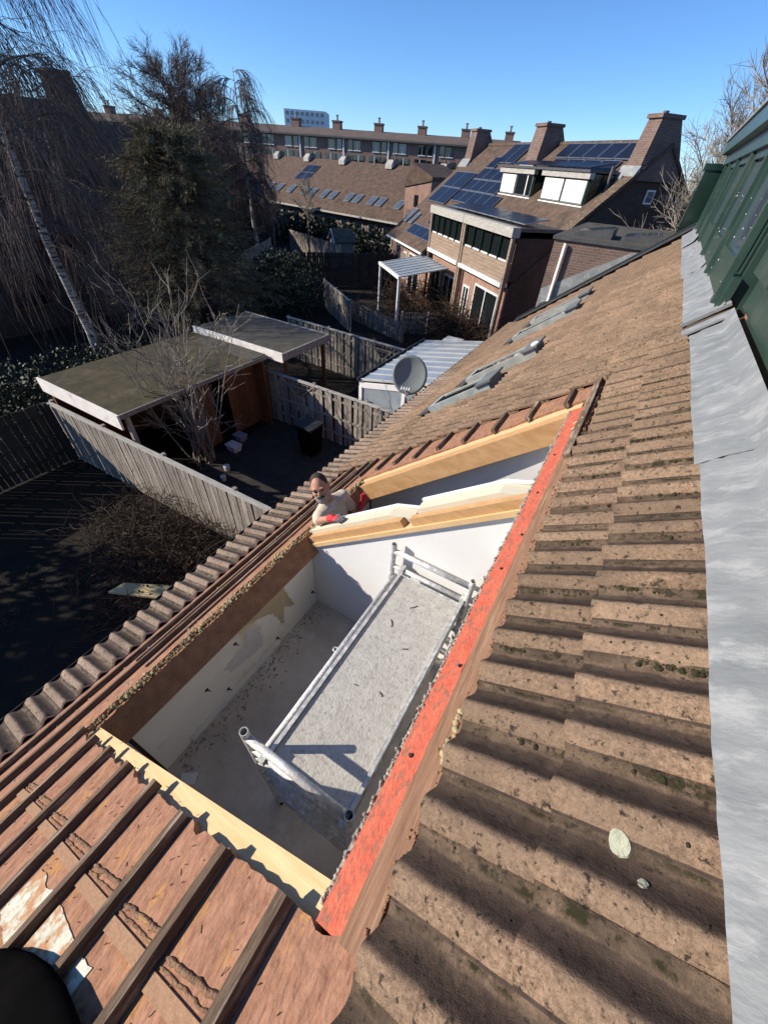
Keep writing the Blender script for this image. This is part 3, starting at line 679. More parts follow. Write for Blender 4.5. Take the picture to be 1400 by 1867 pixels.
# ------------------------------------------------------------------ scaffold
sc_=thing('scaffold','aluminium mobile scaffold splashed with plaster standing inside the open roof','scaffold',(-.6,1.2,2.8))
XA,XB,YA,YB,ZT=-.965,-.235,.325,2.075,4.55
def ring_tube(mb,x,y,z0,z1,r=.026):
    n=14; vs=[];fs=[]
    for z,rr in ((z0,r),(z1,r),(z1,r*.82),(z1-.25,r*.82)):
        for k in range(n): t=2*math.pi*k/n; vs.append((x+rr*math.cos(t),y+rr*math.sin(t),z))
    for q in range(3):
        for k in range(n): a=q*n+k;b=q*n+(k+1)%n; fs.append((a,b,b+n,a+n))
    fs.append(tuple(range(3*n,4*n))); mb.add(vs,fs)
for y in (YA,YB):
    for x in (XA,XB):
        mb=MB(); ring_tube(mb,x,y,2.87,ZT); p=mb.build('upright',m_alu,sc_,smooth=False)
        mb=MB(); mb.tube([(x,y-.02,2.84),(x,y+.02,2.84)],.035,14); mb.build('wheel',m_black,p)
    zs=[ZT-.085,4.27]+[4.27-.235*k for k in range(1,6)]
    for q,z in enumerate(zs):
        mb=MB(); r=.024 if q==0 else .021
        mb.tube([(XA,y,z),(XB,y,z)],r,12); mb.build('rung',m_alu,sc_,smooth=True)
for x in (XA,XB):
    mb=MB(); mb.tube([(x+(.035 if x<-.5 else -.035),YA-.02,4.13),(x+(.035 if x<-.5 else -.035),YB+.02,4.13)],.022,12); mb.build('side_rail',m_alu,sc_,smooth=True)
mb=MB(); mb.tube([(XA,YA,3.0),(XA,YB,4.0)],.019,10); mb.build('diagonal_brace',m_alu,sc_,smooth=True)
mb=MB(); mb.box(-.845,-.285,YA+.045,YB-.04,4.19,4.225); dk=mb.build('deck',m_deck,sc_)
for x in (-.872,-.852): pass
for e in ((-.875,-.849,YA+.04,YB-.035,4.175,4.245),(-.281,-.257,YA+.04,YB-.035,4.175,4.245),(-.846,-.284,YA+.035,YA+.043,4.18,4.24),(-.846,-.284,YB-.038,YB-.03,4.18,4.245)):
    mb=MB(); mb.box(*e); mb.build('deck_edge',m_alu,dk)
for x in (-.86,-.27):
    for y in (YA,YB):
        mb=MB(); mb.box(x-.02,x+.02,y-.035,y+.035,4.235,4.30); mb.build('deck_hook',m_alu,dk)
mb=MB(); n=16
mb.tube([(XA+.008+.018*math.cos(2*math.pi*k/n),1.18+.018*math.sin(2*math.pi*k/n),4.14) for k in range(n+1)],.006,6,False); mb.build('brace_hook',m_alu,sc_)
sh(71); mb=MB()
for (x,y,t,l) in ((-.62,1.78,.9,.07),(-.70,1.60,-1.0,.07),(-.5,1.42,.6,.05),(-.48,1.05,-.5,.04),(-.66,1.0,.2,.03)):
    mb.tube([(x,y,4.229),(x+l*.5*math.cos(t)+.006,y+l*.5*math.sin(t),4.231),(x+l*math.cos(t),y+l*math.sin(t),4.228)],.003,5)
mb.build('screws',m_bark,dk,kind='stuff')
for k in range(9):
    mb=MB(); y=.95+.105*k; mb.box(-.205,-.150,y,y+.05,4.02,4.05); mb.build('rail_slot',m_whitepaint,sc_)
mb=MB(); mb.box(-.21,-.145,.9,1.95,3.99,4.018); mb.build('slot_rail',m_dark,sc_)
# small things on the floor
mb=MB(); mb.prism([(-1.86,.02),(-1.74,.10),(-1.70,.02),(-1.80,-.06)],2.804,2.814); tag(mb.build('plaster_offcut',m_whitepaint),'small white plaster offcut lying on the grey room floor','offcut')
# ------------------------------------------------------------------ neighbour at the end of our row (brick side wall above our verge)
nb=thing('brick_neighbour_house','brick extension wall with white drainpipe rising behind the tiled roof','house',(-1.2,16,0))
mb=MB(); mb.box(-2.62,2.2,14.25,20.0,0,5.62); mb.build('wall',m_brick_n,nb)
mb=MB(); mb.box(-2.68,2.25,14.18,20.05,5.622,5.70); mb.build('roof_edge',m_zinc_d,nb)
mb=MB(); mb.box(-2.60,2.2,14.30,19.95,5.70,5.712); mb.build('flat_roof',m_roof_felt2,nb)
for x in (-2.2,-.95):
    mb=MB(); mb.hexa([(x,14.7,5.713),(x+1.0,14.7,5.713),(x+1.0,15.9,5.713),(x,15.9,5.713),(x,14.7,5.80),(x+1.0,14.7,5.95),(x+1.0,15.9,5.95),(x,15.9,5.80)]); s_=mb.build('skylight',m_zinc_d,nb)
    mb=MB(); mb.hexa([(x+.06,14.76,5.813),(x+.94,14.76,5.945),(x+.94,15.84,5.945),(x+.06,15.84,5.813),(x+.06,14.76,5.822),(x+.94,14.76,5.954),(x+.94,15.84,5.954),(x+.06,15.84,5.822)]); mb.build('pane',m_glass_l,s_)
mb=MB(); mb.tube([(-2.28,14.16,5.55),(-2.28,14.16,.1)],.045,10); mb.build('drainpipe',m_fascia,nb,smooth=True)
mb=MB(); mb.prism([(-2.6,3.80),(-2.5,3.95),(.3,5.60),(-.9,5.60-.55),(-1.0,5.2),(-1.9,4.4)][:3]+[(.3,5.6),(-.5,5.55),(-2.6,4.35)][1:],14.235,14.249,'y'); mb.build('lead_flashing',m_zinc,nb)
# ------------------------------------------------------------------ right house with solar roof
RA=math.radians(-43.2)
rh=thing('solar_house','brick terrace house with solar panels, wooden bay windows and tapered chimneys','house',(-16.2,29.49,0),RA)
TH=wmat(rh)
def HB_(): return MB(TH)
def zroof(y): return 3.76+.8*y
def slope_piece(x0,x1,ya,yb,off,th):  # slab on the roof slope
    n_=Vector((0,-.8,1)).normalized()
    a=Vector((x0,ya,zroof(ya)));b=Vector((x1,ya,zroof(ya)));c=Vector((x1,yb,zroof(yb)));d=Vector((x0,yb,zroof(yb)))
    lo=n_*off; hi=n_*(off+th)
    return [a+lo,b+lo,c+lo,d+lo,a+hi,b+hi,c+hi,d+hi]
mb=HB_(); mb.box(.05,15.65,.02,10.9,0,3.3); mb.prism([(.02,3.3),(10.9,3.3),(5.45,7.9)],.05,15.65,'x'); mb.build('wall',m_brick_d,rh)
mb=HB_(); mb.box(.05,15.65,-.06,.018,0,3.25); mb.build('front_wall',m_brick_p,rh)
mb=HB_(); mb.hexa(slope_piece(-.15,6.88,-.75,5.45,-.12,.12)); mb.build('roof',m_tile_far,rh)
mb=HB_(); mb.hexa(slope_piece(6.881,15.85,1.9,5.45,-.12,.12)); mb.build('roof',m_tile_far,rh)
mb=HB_(); mb.hexa([(-.15,5.45,8.12-.12),(15.85,5.45,8.0),(15.85,11.5,3.2),(-.15,11.5,3.2),(-.15,5.45,8.12),(15.85,5.45,8.12),(15.85,11.5,3.32),(-.15,11.5,3.32)]); mb.build('roof',m_tile_far,rh)
for (x,y0_,y1_) in ((15.86,-.75,5.45),):
    mb=HB_(); mb.hexa(slope_piece(15.40,15.92,1.95,4.3,.002,.05)); mb.build('verge',m_batten,rh)
# ridge tiles
for i in range(32):
    mb=HB_(); mb.tube([(.0+.49*i,5.45,8.12),(.47+.49*i,5.45,8.12)],.11,8); mb.build('ridge_tile',m_tile_far,rh)
# solar
def solar(x0,x1,ya,yb):
    mb=HB_(); mb.hexa(slope_piece(x0,x1,ya,yb,.06,.035)); s_=mb.build('solar_panel',m_solarf,rh)
    mb=HB_(); mb.hexa(slope_piece(x0+.025,x1-.025,ya+.025,yb-.025,.096,.003)); mb.build('cells',m_solar,s_)
for r_ in range(2):
    for c_ in range(2): solar(.75+1.45*c_,2.15+1.45*c_,1.75+.98*r_,2.70+.98*r_)
for r_ in range(4):
    for c_ in range(5):
        x0=3.9+1.03*c_
        if r_>=1 and x0+1>8.1: continue
        if r_==3 and c_>0: continue
        solar(x0,x0+1.0,2.05+.66*r_,2.68+.66*r_)
for c_ in range(3): solar(2.5+1.5*c_,3.9+1.5*c_,-.22,.36) ; 
for c_ in range(2): solar(4.2+1.35*c_,5.5+1.35*c_,.55,1.25)
for c_ in range(2): solar(4.5+1.0*c_,5.4+1.0*c_,4.35,5.4)
for c_ in range(5): solar(9.6+1.05*c_,10.6+1.05*c_,4.72,5.38)
for c_ in range(4): solar(9.9+1.15*c_,11.0+1.15*c_,4.15,4.66)
for (x0,x1,ya,yb) in ((.35,.95,.25,1.15),(1.5,2.0,.25,.95)):
    mb=HB_(); mb.hexa(slope_piece(x0,x1,ya,yb,.01,.09)); s_=mb.build('roof_window',m_frame,rh)
    mb=HB_(); mb.hexa(slope_piece(x0+.08,x1-.08,ya+.08,yb-.08,.1,.01)); mb.build('pane',m_glass_l,s_)
# bay windows (oriels)
for (xa,xb,np_) in ((6.95,11.05,5),(11.30,15.62,5)):
    mb=HB_(); mb.box(xa+.04,xb-.04,.0-.05,2.1,3.5,5.02); oo=mb.build('bay',m_brick_d,rh)
    mb=HB_(); mb.box(xa-.12,xb+.10,-.42,-.06,5.05,5.38); mb.build('bay_roof_beam',m_capwood,oo)
    mb=HB_(); mb.box(xa-.05,xb+.04,-.055,2.5,5.24,5.36); mb.build('bay_roof',m_zinc_d,oo)
    for k in range(5):
        mb=HB_(); mb.box(xa,xb,-.30-.004*(k%2),-.052,3.48+.14*k,3.48+.14*k+.132); mb.build('cladding_board',m_wood_clad,oo)
    pw=(xb-xa-.2)/np_
    for k in range(np_):
        x0=xa+.1+pw*k
        mb=HB_(); mb.box(x0+.05,x0+pw-.03,-.20,-.17,4.25,4.98); wdo=mb.build('window',m_glass,oo)
        mb=HB_(); mb.box(x0-.02,x0+.045,-.30,-.10,4.2,5.04); mb.build('mullion',m_green_d,wdo)
        mb=HB_(); mb.box(x0+.06,x0+pw-.04,-.26,-.15,4.19,4.245); mb.build('window_sill',m_whitepaint,wdo)
    for x in (xa-.05,xb-.03):
        mb=HB_(); mb.box(x,x+.14,-.36,-.22,.0,5.04); mb.build('corner_post',m_wood_clad,oo)
    mb=HB_(); mb.box(xa,xb,-.40,-.05,3.30,3.46); mb.build('white_gutter',m_whitepaint,oo)
# panels lying on the bay roofs
for c_ in range(7):
    x0=8.1+1.06*c_
    mb=HB_(); mb.hexa([(x0,.2,5.45),(x0+1,.2,5.45),(x0+1,1.3,5.62),(x0,1.3,5.62),(x0,.2,5.485),(x0+1,.2,5.485),(x0+1,1.3,5.655),(x0,1.3,5.655)]); s_=mb.build('solar_panel',m_solarf,rh)
    mb=HB_(); mb.hexa([(x0+.03,.23,5.486),(x0+.97,.23,5.486),(x0+.97,1.27,5.652),(x0+.03,1.27,5.652),(x0+.03,.23,5.494),(x0+.97,.23,5.494),(x0+.97,1.27,5.66),(x0+.03,1.27,5.66)]); mb.build('cells',m_solar,s_)
# upper dormers with white blinds
for (xa,xb,bl) in ((8.0,11.1,0),(11.85,15.05,1)):
    mb=HB_(); mb.box(xa,xb,2.95,5.0,5.9,7.08); dd=mb.build('dormer',m_green_d,rh)
    mb=HB_(); mb.box(xa-.06,xb+.06,2.78,3.0,6.93,7.12); mb.build('fascia',m_capwood,dd)
    mb=HB_(); mb.box(xa,xb,2.86,2.948,6.02,6.09); mb.build('window_sill',m_whitepaint,dd)
    h_=(xa+xb)/2
    for q,(a,b) in enumerate(((xa+.1,h_-.03),(h_+.03,xb-.1))):
        mb=HB_(); mb.box(a,b,2.90,2.935,6.12,6.90); wdo=mb.build('window',m_frame,dd)
        m_=m_blind if (bl or q==0) else m_glass
        mb=HB_(); mb.box(a+.05,b-.05,2.885,2.899,6.17,6.87); mb.build('blind' if m_ is m_blind else 'pane',m_,wdo)
    if bl==0:
        mb=HB_(); mb.box(10.55,10.62,2.86,2.884,6.15,6.88); mb.build('curtain',m_whitepaint,dd)
mb=HB_(); mb.box(7.7,15.1,2.72,5.2,7.125,7.21); mb.build('dormer_roof',m_zinc_d,rh)
for c_ in range(6):
    x0=8.6+1.05*c_
    mb=HB_(); mb.hexa([(x0,2.9,7.25),(x0+1,2.9,7.25),(x0+1,4.0,7.42),(x0,4.0,7.42),(x0,2.9,7.285),(x0+1,2.9,7.285),(x0+1,4.0,7.455),(x0,4.0,7.455)]); s_=mb.build('solar_panel',m_solar,rh)
mb=HB_(); mb.tube([(15.25,3.6,6.6),(15.25,3.6,7.35)],.06,8); mb.build('vent_pipe',m_zinc_d,rh)
def chimney(x0,x1,name='chimney'):
    mb=HB_(); mb.hexa([(x0-.05,4.3,7.0),(x1,4.3,7.0),(x1,6.5,7.0),(x0-.05,6.5,7.0),(x0+.10,4.55,8.72),(x1,4.55,8.72),(x1,5.45,8.72),(x0+.10,5.45,8.72)]); c_=mb.build(name,m_brick_n,rh)
    mb=HB_(); mb.box(x0+.04,x1+.05,4.47,5.52,8.722,8.84); mb.build('chimney_cap',m_brick_n,c_)
    mb=HB_(); mb.tube([((x0+x1)/2+.05,4.9,8.84),((x0+x1)/2+.05,4.9,8.93)],.10,10); mb.build('chimney_pot',m_zinc_d,c_)
    mb=HB_(); mb.hexa([(x0-.25,4.05,zroof(4.05)-.02),(x1+.12,4.05,zroof(4.05)-.02),(x1+.12,4.32,zroof(4.32)+.0),(x0-.25,4.32,zroof(4.32)),(x0-.25,4.05,zroof(4.05)+.03),(x1+.12,4.05,zroof(4.05)+.03),(x1+.12,4.295,7.42),(x0-.1,4.295,7.42)]); mb.build('chimney_flashing',m_zinc,c_)
chimney(15.02,15.78); chimney(7.5,8.55); chimney(-.1,.85)
mb=HB_(); mb.box(15.652,15.70,5.25,5.65,6.3,6.75); wdo=mb.build('gable_window',m_whitepaint,rh)
mb=HB_(); mb.box(15.701,15.71,5.3,5.6,6.36,6.70); mb.build('pane',m_glass_l,wdo)
# ground-floor openings
for (xa,xb,z0,z1) in ((.4,1.3,1.2,2.75),(1.9,2.5,.9,2.5),(3.1,5.2,.2,2.6),(7.4,8.6,.2,2.6),(9.2,10.6,.2,2.6),(11.7,12.4,.2,2.6),(12.9,15.2,.2,2.9)):
    mb=HB_(); mb.box(xa,xb,-.10,-.062,z0,z1); wdo=mb.build('window',m_whitepaint,rh)
    mb=HB_(); mb.box(xa+.08,xb-.08,-.108,-.101,z0+.08,z1-.08); mb.build('pane',m_glass,wdo)
    mb=HB_(); mb.box((xa+xb)/2-.03,(xa+xb)/2+.03,-.115,-.1085,z0+.08,z1-.08); mb.build('mullion',m_whitepaint,wdo)
mb=HB_(); mb.box(-.1,7.0,-.83,-.74,3.08,3.17); mb.build('eave_gutter',m_whitepaint,rh)
# pergola roof in front of that house
pg=thing('patio_cover','white patio cover with clear ribbed roof in front of the solar house','patio cover',tuple(TH@Vector((8.2,-1.7,0))),RA)
def PP(): return MB(TH)
for (x,y) in ((6.7,-3.1),(10.3,-3.1)):
    mb=PP(); mb.box(x-.06,x+.06,y-.06,y+.06,0,2.52); mb.build('post',m_whitepaint,pg)
mb=PP(); mb.box(6.6,10.4,-3.2,-3.06,2.52,2.66); mb.build('front_beam',m_whitepaint,pg)
for k in range(8):
    x=6.66+.52*k
    mb=PP(); mb.beam((x,-3.05,2.62),(x,-.40,3.02),.05,.06); mb.build('rafter',m_white_d,pg)
    if k<7:
        mb=PP(); mb.hexa([(x+.04,-3.04,2.60),(x+.48,-3.04,2.60),(x+.48,-.42,3.0),(x+.04,-.42,3.0),(x+.04,-3.04,2.615),(x+.48,-3.04,2.615),(x+.48,-.42,3.015),(x+.04,-.42,3.015)]); mb.build('pane',m_poly,pg)
# ------------------------------------------------------------------ middle terrace with brown roof and roof windows
MA=math.radians(-12)
mr_=thing('brown_terrace','long terrace with brown tiled roof and a row of roof windows','house',(-53.7,45.7,0),MA)
TM=wmat(mr_)
def MM_(): return MB(TM)
ms=3.75/6.5
def mz(y): return 3+ms*y
def mslab(x0,x1,ya,yb,o,t):
    n_=Vector((0,-ms,1)).normalized(); P=[Vector((x0,ya,mz(ya))),Vector((x1,ya,mz(ya))),Vector((x1,yb,mz(yb))),Vector((x0,yb,mz(yb)))]
    return [p+n_*o for p in P]+[p+n_*(o+t) for p in P]
mb=MM_(); mb.box(0,36,.4,12.6,0,3.0); mb.prism([(.4,3.0),(12.6,3.0),(6.5,6.5)],0,36,'x'); mb.build('wall',m_brick_n,mr_)
mb=MM_(); mb.hexa(mslab(-.2,36.2,-.3,6.5,-.1,.1)); mb.build('roof',m_tile_far,mr_)
mb=MM_(); mb.hexa([(-.2,6.5,6.65),(36.2,6.5,6.65),(36.2,13,2.9),(-.2,13,2.9),(-.2,6.5,6.75),(36.2,6.5,6.75),(36.2,13,3.0),(-.2,13,3.0)]); mb.build('roof',m_tile_far,mr_)
mb=MM_(); mb.box(-.2,36.2,-.42,-.3,2.72,2.86); mb.build('gutter',m_capwood,mr_)
for x in (11.2,15.2,17.8,19.0,21.0,22.4,24.8,26.1,28.1,29.3,31.7,8.5,6.0,3.2,13.0):
    mb=MM_(); mb.hexa(mslab(x-.4,x+.4,1.1,2.2,.005,.10)); s_=mb.build('roof_window',m_frame,mr_)
    mb=MM_(); mb.hexa(mslab(x-.3,x+.3,1.2,2.1,.106,.01)); mb.build('pane',m_glass_l,s_)
for (x0,x1,ya,yb) in ((13.9,15.0,3.1,4.2),(15.05,16.15,3.1,4.2),(13.9,15.0,4.25,5.35),(15.05,16.15,4.25,5.35)):
    mb=MM_(); mb.hexa(mslab(x0,x1,ya,yb,.04,.04)); s_=mb.build('solar_panel',m_solarf,mr_)
    mb=MM_(); mb.hexa(mslab(x0+.03,x1-.03,ya+.03,yb-.03,.081,.005)); mb.build('cells',m_solar,s_)
for x in (7.0,13.0,19.2,26.3,33.0):
    mb=MM_(); mb.box(x-.35,x+.35,6.1,6.9,6.3,7.15); c_=mb.build('chimney',m_brick_far,mr_)
    mb=MM_(); mb.hexa([(x-.45,5.7,6.42),(x+.45,5.7,6.42),(x+.45,6.09,6.6),(x-.45,6.09,6.6),(x-.45,5.7,6.75),(x+.45,5.7,6.75),(x+.35,6.09,7.1),(x-.35,6.09,7.1)]); mb.build('chimney_flashing',m_capwood,c_)
    for dx in (-.25,.15):
        mb=MM_(); mb.box(x+dx,x+dx+.12,6.4,6.55,7.15,7.4); mb.build('flue',m_zinc_d,c_)
for k in range(18):
    x=.8+2.0*k
    mb=MM_(); mb.box(x,x+1.3,.33,.395,.9,2.3); s_=mb.build('window',m_capwood,mr_)
    mb=MM_(); mb.box(x+.1,x+1.2,.32,.329,1.0,2.2); mb.build('pane',m_glass,s_)
# gabled end block of that terrace
mb=MM_(); mb.box(33.8,36.6,-.2,4.0,0,5.4); mb.prism([(33.8,5.4),(36.6,5.4),(36.6,6.2),(34.4,7.0)],-.2,4.0,'y'); eb=mb.build('end_block',m_brick_p,mr_)
mb=MM_(); mb.hexa([(33.7,-.3,5.45),(36.7,-.3,6.0),(36.7,4.1,6.0),(33.7,4.1,5.45),(34.4,-.3,7.05),(36.7,-.3,6.25),(36.7,4.1,6.25),(34.4,4.1,7.05)]); mb.build('end_roof',m_tile_far,mr_)
mb=MM_(); mb.box(34.9,35.3,-.25,-.201,4.2,5.0); mb.build('window',m_glass,eb)
# ------------------------------------------------------------------ far three-storey row
FA=math.radians(18)
fr_=thing('brown_apartment_row','long three storey brown brick row with white drainpipes and evenly spaced chimneys','building',(-98.5,60.5,0),FA)
TF=wmat(fr_)
def FF(): return MB(TF)
mb=FF(); mb.box(-8,77,0,9,0,9.45); mb.build('wall',m_brick_far,fr_)
mb=FF(); mb.hexa([(-8.3,-.5,9.45),(77.3,-.5,9.45),(77.3,9.5,9.45),(-8.3,9.5,9.45),(-8.3,-.3,9.75),(77.3,-.3,9.75),(77.3,4.5,10.75),(-8.3,4.5,10.75)]); mb.build('roof',m_far_roof,fr_)
mb=FF(); mb.box(-8.4,77.4,-.7,-.5,9.42,9.62); mb.build('gutter',m_zinc_d,fr_)
for k in range(11):
    x0=-8+7.95*k+.05
    if k:
        mb=FF(); mb.box(x0-.12,x0+.12,-.16,-.002,3.0,9.4); mb.build('drainpipe',m_whitepaint,fr_)
    if x0<40*0-9: continue
    for fx,wd,z0,z1 in ((.155,.75,8.05,9.3),(.31,1.2,8.05,9.25),(.73,1.2,8.05,9.25),(.905,.75,8.05,9.3),(.15,.8,6.2,7.4),(.34,1.9,5.7,7.5),(.70,1.9,5.7,7.5),(.9,.8,6.2,7.4)):
        xc=x0+7.95*fx
        if xc>76: continue
        mb=FF(); mb.box(xc-wd/2,xc+wd/2,-.06,-.001,z0,z1); s_=mb.build('window',m_glass if rnd()<.75 else m_glass_l,fr_)
        mb=FF(); mb.box(xc-wd/2-.06,xc+wd/2+.06,-.12,-.061,z0-.10,z0); mb.build('window_sill',m_whitepaint,s_)
        if wd>1:
            mb=FF(); mb.box(xc-.05,xc+.05,-.10,-.061,z0,z1); mb.build('mullion',m_whitepaint,s_)
for x in (-.5,9.9,19.8,27.6,37.5,45.2,52.8,60.5,68,75.3):
    mb=FF(); mb.box(x-.7,x+.7,3.8,5.2,10.4,11.55); c_=mb.build('chimney',m_brick_far,fr_)
    mb=FF(); mb.box(x-.8,x+.8,3.7,5.3,11.55,11.75); mb.build('chimney_cap',m_far_roof,c_)
    mb=FF(); mb.tube([(x,4.5,11.75),(x,4.5,12.35)],.18,8); mb.ell((x,4.5,12.4),(.3,.3,.1),8,6); mb.build('chimney_cowl',m_zinc,c_)
# white block on the horizon
azb=math.radians(128.9)
wb=thing('white_tower_block','pale white apartment block peeking over the brown row on the horizon','building',(math.cos(azb)*200,math.sin(azb)*200,0),math.radians(38.9-8))
TW=wmat(wb)
mb=MB(TW); mb.box(-7.2,7.2,-6,6,0,18.4); mb.build('wall',m_white_far,wb)
for r_ in range(6):
    for c_ in range(8):
        mb=MB(TW); mb.box(-6.6+1.72*c_,-5.6+1.72*c_,-6.06,-6.001,17.0-1.9*r_,17.9-1.9*r_); mb.build('window',m_glass_l,wb)
# ------------------------------------------------------------------ dark houses on the left
def left_house(loc,lab,L_,zr_=8.3,ch=True,rz=0):
    t=thing('dark_roof_house',lab,'house',loc,rz,'dark tiled houses behind the birches'); T=wmat(t)
    mb=MB(T); mb.box(-5.5,5.5,0,L_,0,3.9); mb.prism([(-5.5,3.9),(5.5,3.9),(0,zr_-.2)],0,L_,'y'); mb.build('wall',m_brick_d,t)
    for s in (1,-1):
        mb=MB(T); mb.hexa([(0,-.2,zr_-.12),(5.9*s,-.2,3.55),(5.9*s,L_+.2,3.55),(0,L_+.2,zr_-.12),(0,-.2,zr_),(5.9*s,-.2,3.68),(5.9*s,L_+.2,3.68),(0,L_+.2,zr_)]); mb.build('roof',m_tile_far,t)
    if ch:
        mb=MB(T); mb.hexa([(-1.2,L_-.8,zr_-1.2),(1.1,L_-.8,zr_-1.2),(1.1,L_+.1,zr_-1.2),(-1.2,L_+.1,zr_-1.2),(-.9,L_-.8,zr_+1.05),(.15,L_-.8,zr_+1.05),(.15,L_+.1,zr_+1.05),(-.9,L_+.1,zr_+1.05)]); c_=mb.build('chimney',m_brick_d,t)
        mb=MB(T); mb.box(-.98,.23,L_-.88,L_+.18,zr_+1.051,zr_+1.14); mb.build('chimney_cap',m_brick_d,c_)
    for k in range(3):
        y=2.0+4.0*k
        mb=MB(T); mb.box(5.501,5.56,y,y+1.6,1.0,2.4); s_=mb.build('window',m_wood_b,t)
        mb=MB(T); mb.box(5.561,5.57,y+.1,y+1.5,1.1,2.3); mb.build('pane',m_glass,s_)
    return t
left_house((-29.3,2.0,0),'dark tiled house with tapered chimney behind the weeping birch at the left',15.0)
left_house((-40.0,22.0,0),'dark tiled house further back between birch and conifer',14.0,7.9,False)
# ------------------------------------------------------------------ sheds
s1=thing('garden_shed','brown open fronted shed with mossy flat roof and white fascia','shed',(-10.7,6.2,0))
mb=MB(); mb.hexa([(-12.35,3.85,2.30),(-9.05,3.85,2.30),(-9.05,8.58,2.30),(-12.35,8.58,2.30),(-12.35,3.85,2.37),(-9.05,3.85,2.37),(-9.05,8.58,2.37),(-12.35,8.58,2.37)]); mb.build('roof',m_roof_felt,s1)
mb=MB(); mb.box(-12.38,-9.02,3.80,3.848,2.02,2.385); mb.build('fascia',m_fascia,s1)
mb=MB(); mb.box(-9.048,-9.01,3.85,8.6,2.27,2.38); mb.build('edge_trim',m_wood_g,s1)
mb=MB(); mb.box(-12.3,-12.22,3.9,8.55,0,2.3); mb.build('back_wall',m_wood_b,s1)
mb=MB(); mb.box(-12.2,-9.15,8.47,8.55,0,2.3); mb.build('side_wall',m_wood_b,s1)
for k in range(17):
    y=6.0+.145*k
    if 6.7<y<7.2: continue
    mb=MB(); mb.box(-9.6-.004*(k%2),-9.57,y,y+.14,.05,2.25); mb.build('wall_board',m_wood_b,s1)
for y in (4.0,5.9): mb=MB(); mb.box(-9.2,-9.1,y,y+.1,0,2.28); mb.build('post',m_wood_g,s1)
mb=MB(); mb.box(-11.6,-9.06,8.0,8.58,2.371,2.40); mb.build('felt_patch',m_roof_felt2,s1)
s2=thing('flat_roof_carport','open wooden shelter with grey flat roof and bright white fascia','shelter',(-10.4,9.9,0))
mb=MB(); mb.box(-12.35,-8.5,8.72,11.0,2.42,2.50); mb.build('roof',m_roof_felt2,s2)
mb=MB(); mb.box(-12.38,-8.46,8.66,8.718,2.25,2.53); mb.build('fascia',m_fascia,s2)
mb=MB(); mb.box(-8.498,-8.44,8.72,11.0,2.30,2.52); mb.build('fascia',m_wood_g,s2)
mb=MB(); mb.box(-12.38,-8.46,11.002,11.05,2.30,2.52); mb.build('fascia',m_capwood,s2)
for (x,y) in ((-8.62,8.95),(-8.62,10.85),(-12.2,8.95),(-12.2,10.85)):
    mb=MB(); mb.box(x-.05,x+.05,y-.05,y+.05,0,2.42); mb.build('post',m_wood_b,s2)
# ------------------------------------------------------------------ fences
def fence(name,lab,p0,p1,h,bw,gap,alt=False,cap=True,posts=3,m=m_wood_g,group='garden fences',top=None,seed=1,z0=.03,clips=False,lattice=None):
    sh(seed)
    p0=Vector((*p0,0));p1=Vector((*p1,0)); L_=(p1-p0).length; d=(p1-p0).normalized(); ang=math.atan2(d.y,d.x)
    t=thing(name,lab,'fence',tuple(p0),ang,group); T=wmat(t)
    n=int(L_/(bw+gap))
    cache={}
    for i in range(n):
        x=(bw+gap)*i+gap/2
        hh=h-.06 if cap else h
        ztop=hh
        if lattice and lattice[0]<x<lattice[1]: ztop=hh-.55*(1-abs((x-(lattice[0]+lattice[1])/2)/(lattice[1]-lattice[0])*2))-.04
        key=round(ztop,3)
        if key not in cache:
            b=MB(); b.hexa([(0,-.009,z0),(bw,-.009,z0),(bw,.009,z0),(0,.009,z0),(0,-.009,ztop),(bw,-.009,ztop),(bw,.009,ztop),(0,.009,ztop)]); cache[key]=b.mesh('board',m)
        off=(.022 if (alt and i%2) else -.014)
        o=inst('board',cache[key],t,T@Matrix.Translation((x+U(-.003,.003),off+U(-.003,.003),U(-.012,.006)))@Matrix.Rotation(U(-.012,.012),4,'Y'))
    for z in (.35,h*.5,h-.3):
        b=MB(T); b.box(0,L_,-.003+.0,.010,z,z+.07) if alt else b.box(0,L_,.0,.035,z,z+.06); b.build('rail',m,t)
    for k in range(posts):
        x=L_*k/(posts-1)
        b=MB(T); b.box(x-.045,x+.045,.036,.12,0,h+.02); b.build('post',m,t)
    if cap:
        b=MB(T); b.box(-.02,L_+.02,-.045,.06,h-.058,h-.015); b.build('capping',m_capwood,t)
    if clips:
        me_=None
        for i in range(0,n,2):
            b=MB(); b.box(0,.05,0,.012,0,.05); me_=me_ or b.mesh('fence_clip',m_capwood)
            inst('fence_clip',me_,t,T@Matrix.Translation(((bw+gap)*i+bw*.35,-.04,.95)))
    if lattice:
        a,b_=lattice; mid=(a+b_)/2
        for k in range(7):
            x=a+(b_-a)*(k+.5)/7; zz=h-.1-.55*(1-abs((x-mid)/(b_-a)*2))
            b=MB(T); b.beam((x,-.02,h-.06),(x+.0,-.02,zz),.012,.006,(0,1,0)); b.build('lattice_slat',m,t)
        for s in (0,1):
            b=MB(T); b.beam((a if s==0 else b_,-.03,h-.05),(mid,-.03,h-.64),.03,.03,(0,1,0)); b.build('lattice_frame',m,t)
        for k in range(4):
            zz=h-.12-.11*k; wdt=(b_-a)/2*(1-(.12+.11*k)/.66)
            b=MB(T); b.beam((mid-wdt,-.024,zz),(mid+wdt,-.024,zz),.006,.012,(0,1,0)); b.build('lattice_slat',m,t)
    return t
fence('board_fence','grey vertical board fence with pale capping running from shed to eave',(-12.2,3.72),(-3.4,3.86),1.8,.118,.022,posts=5,seed=3)
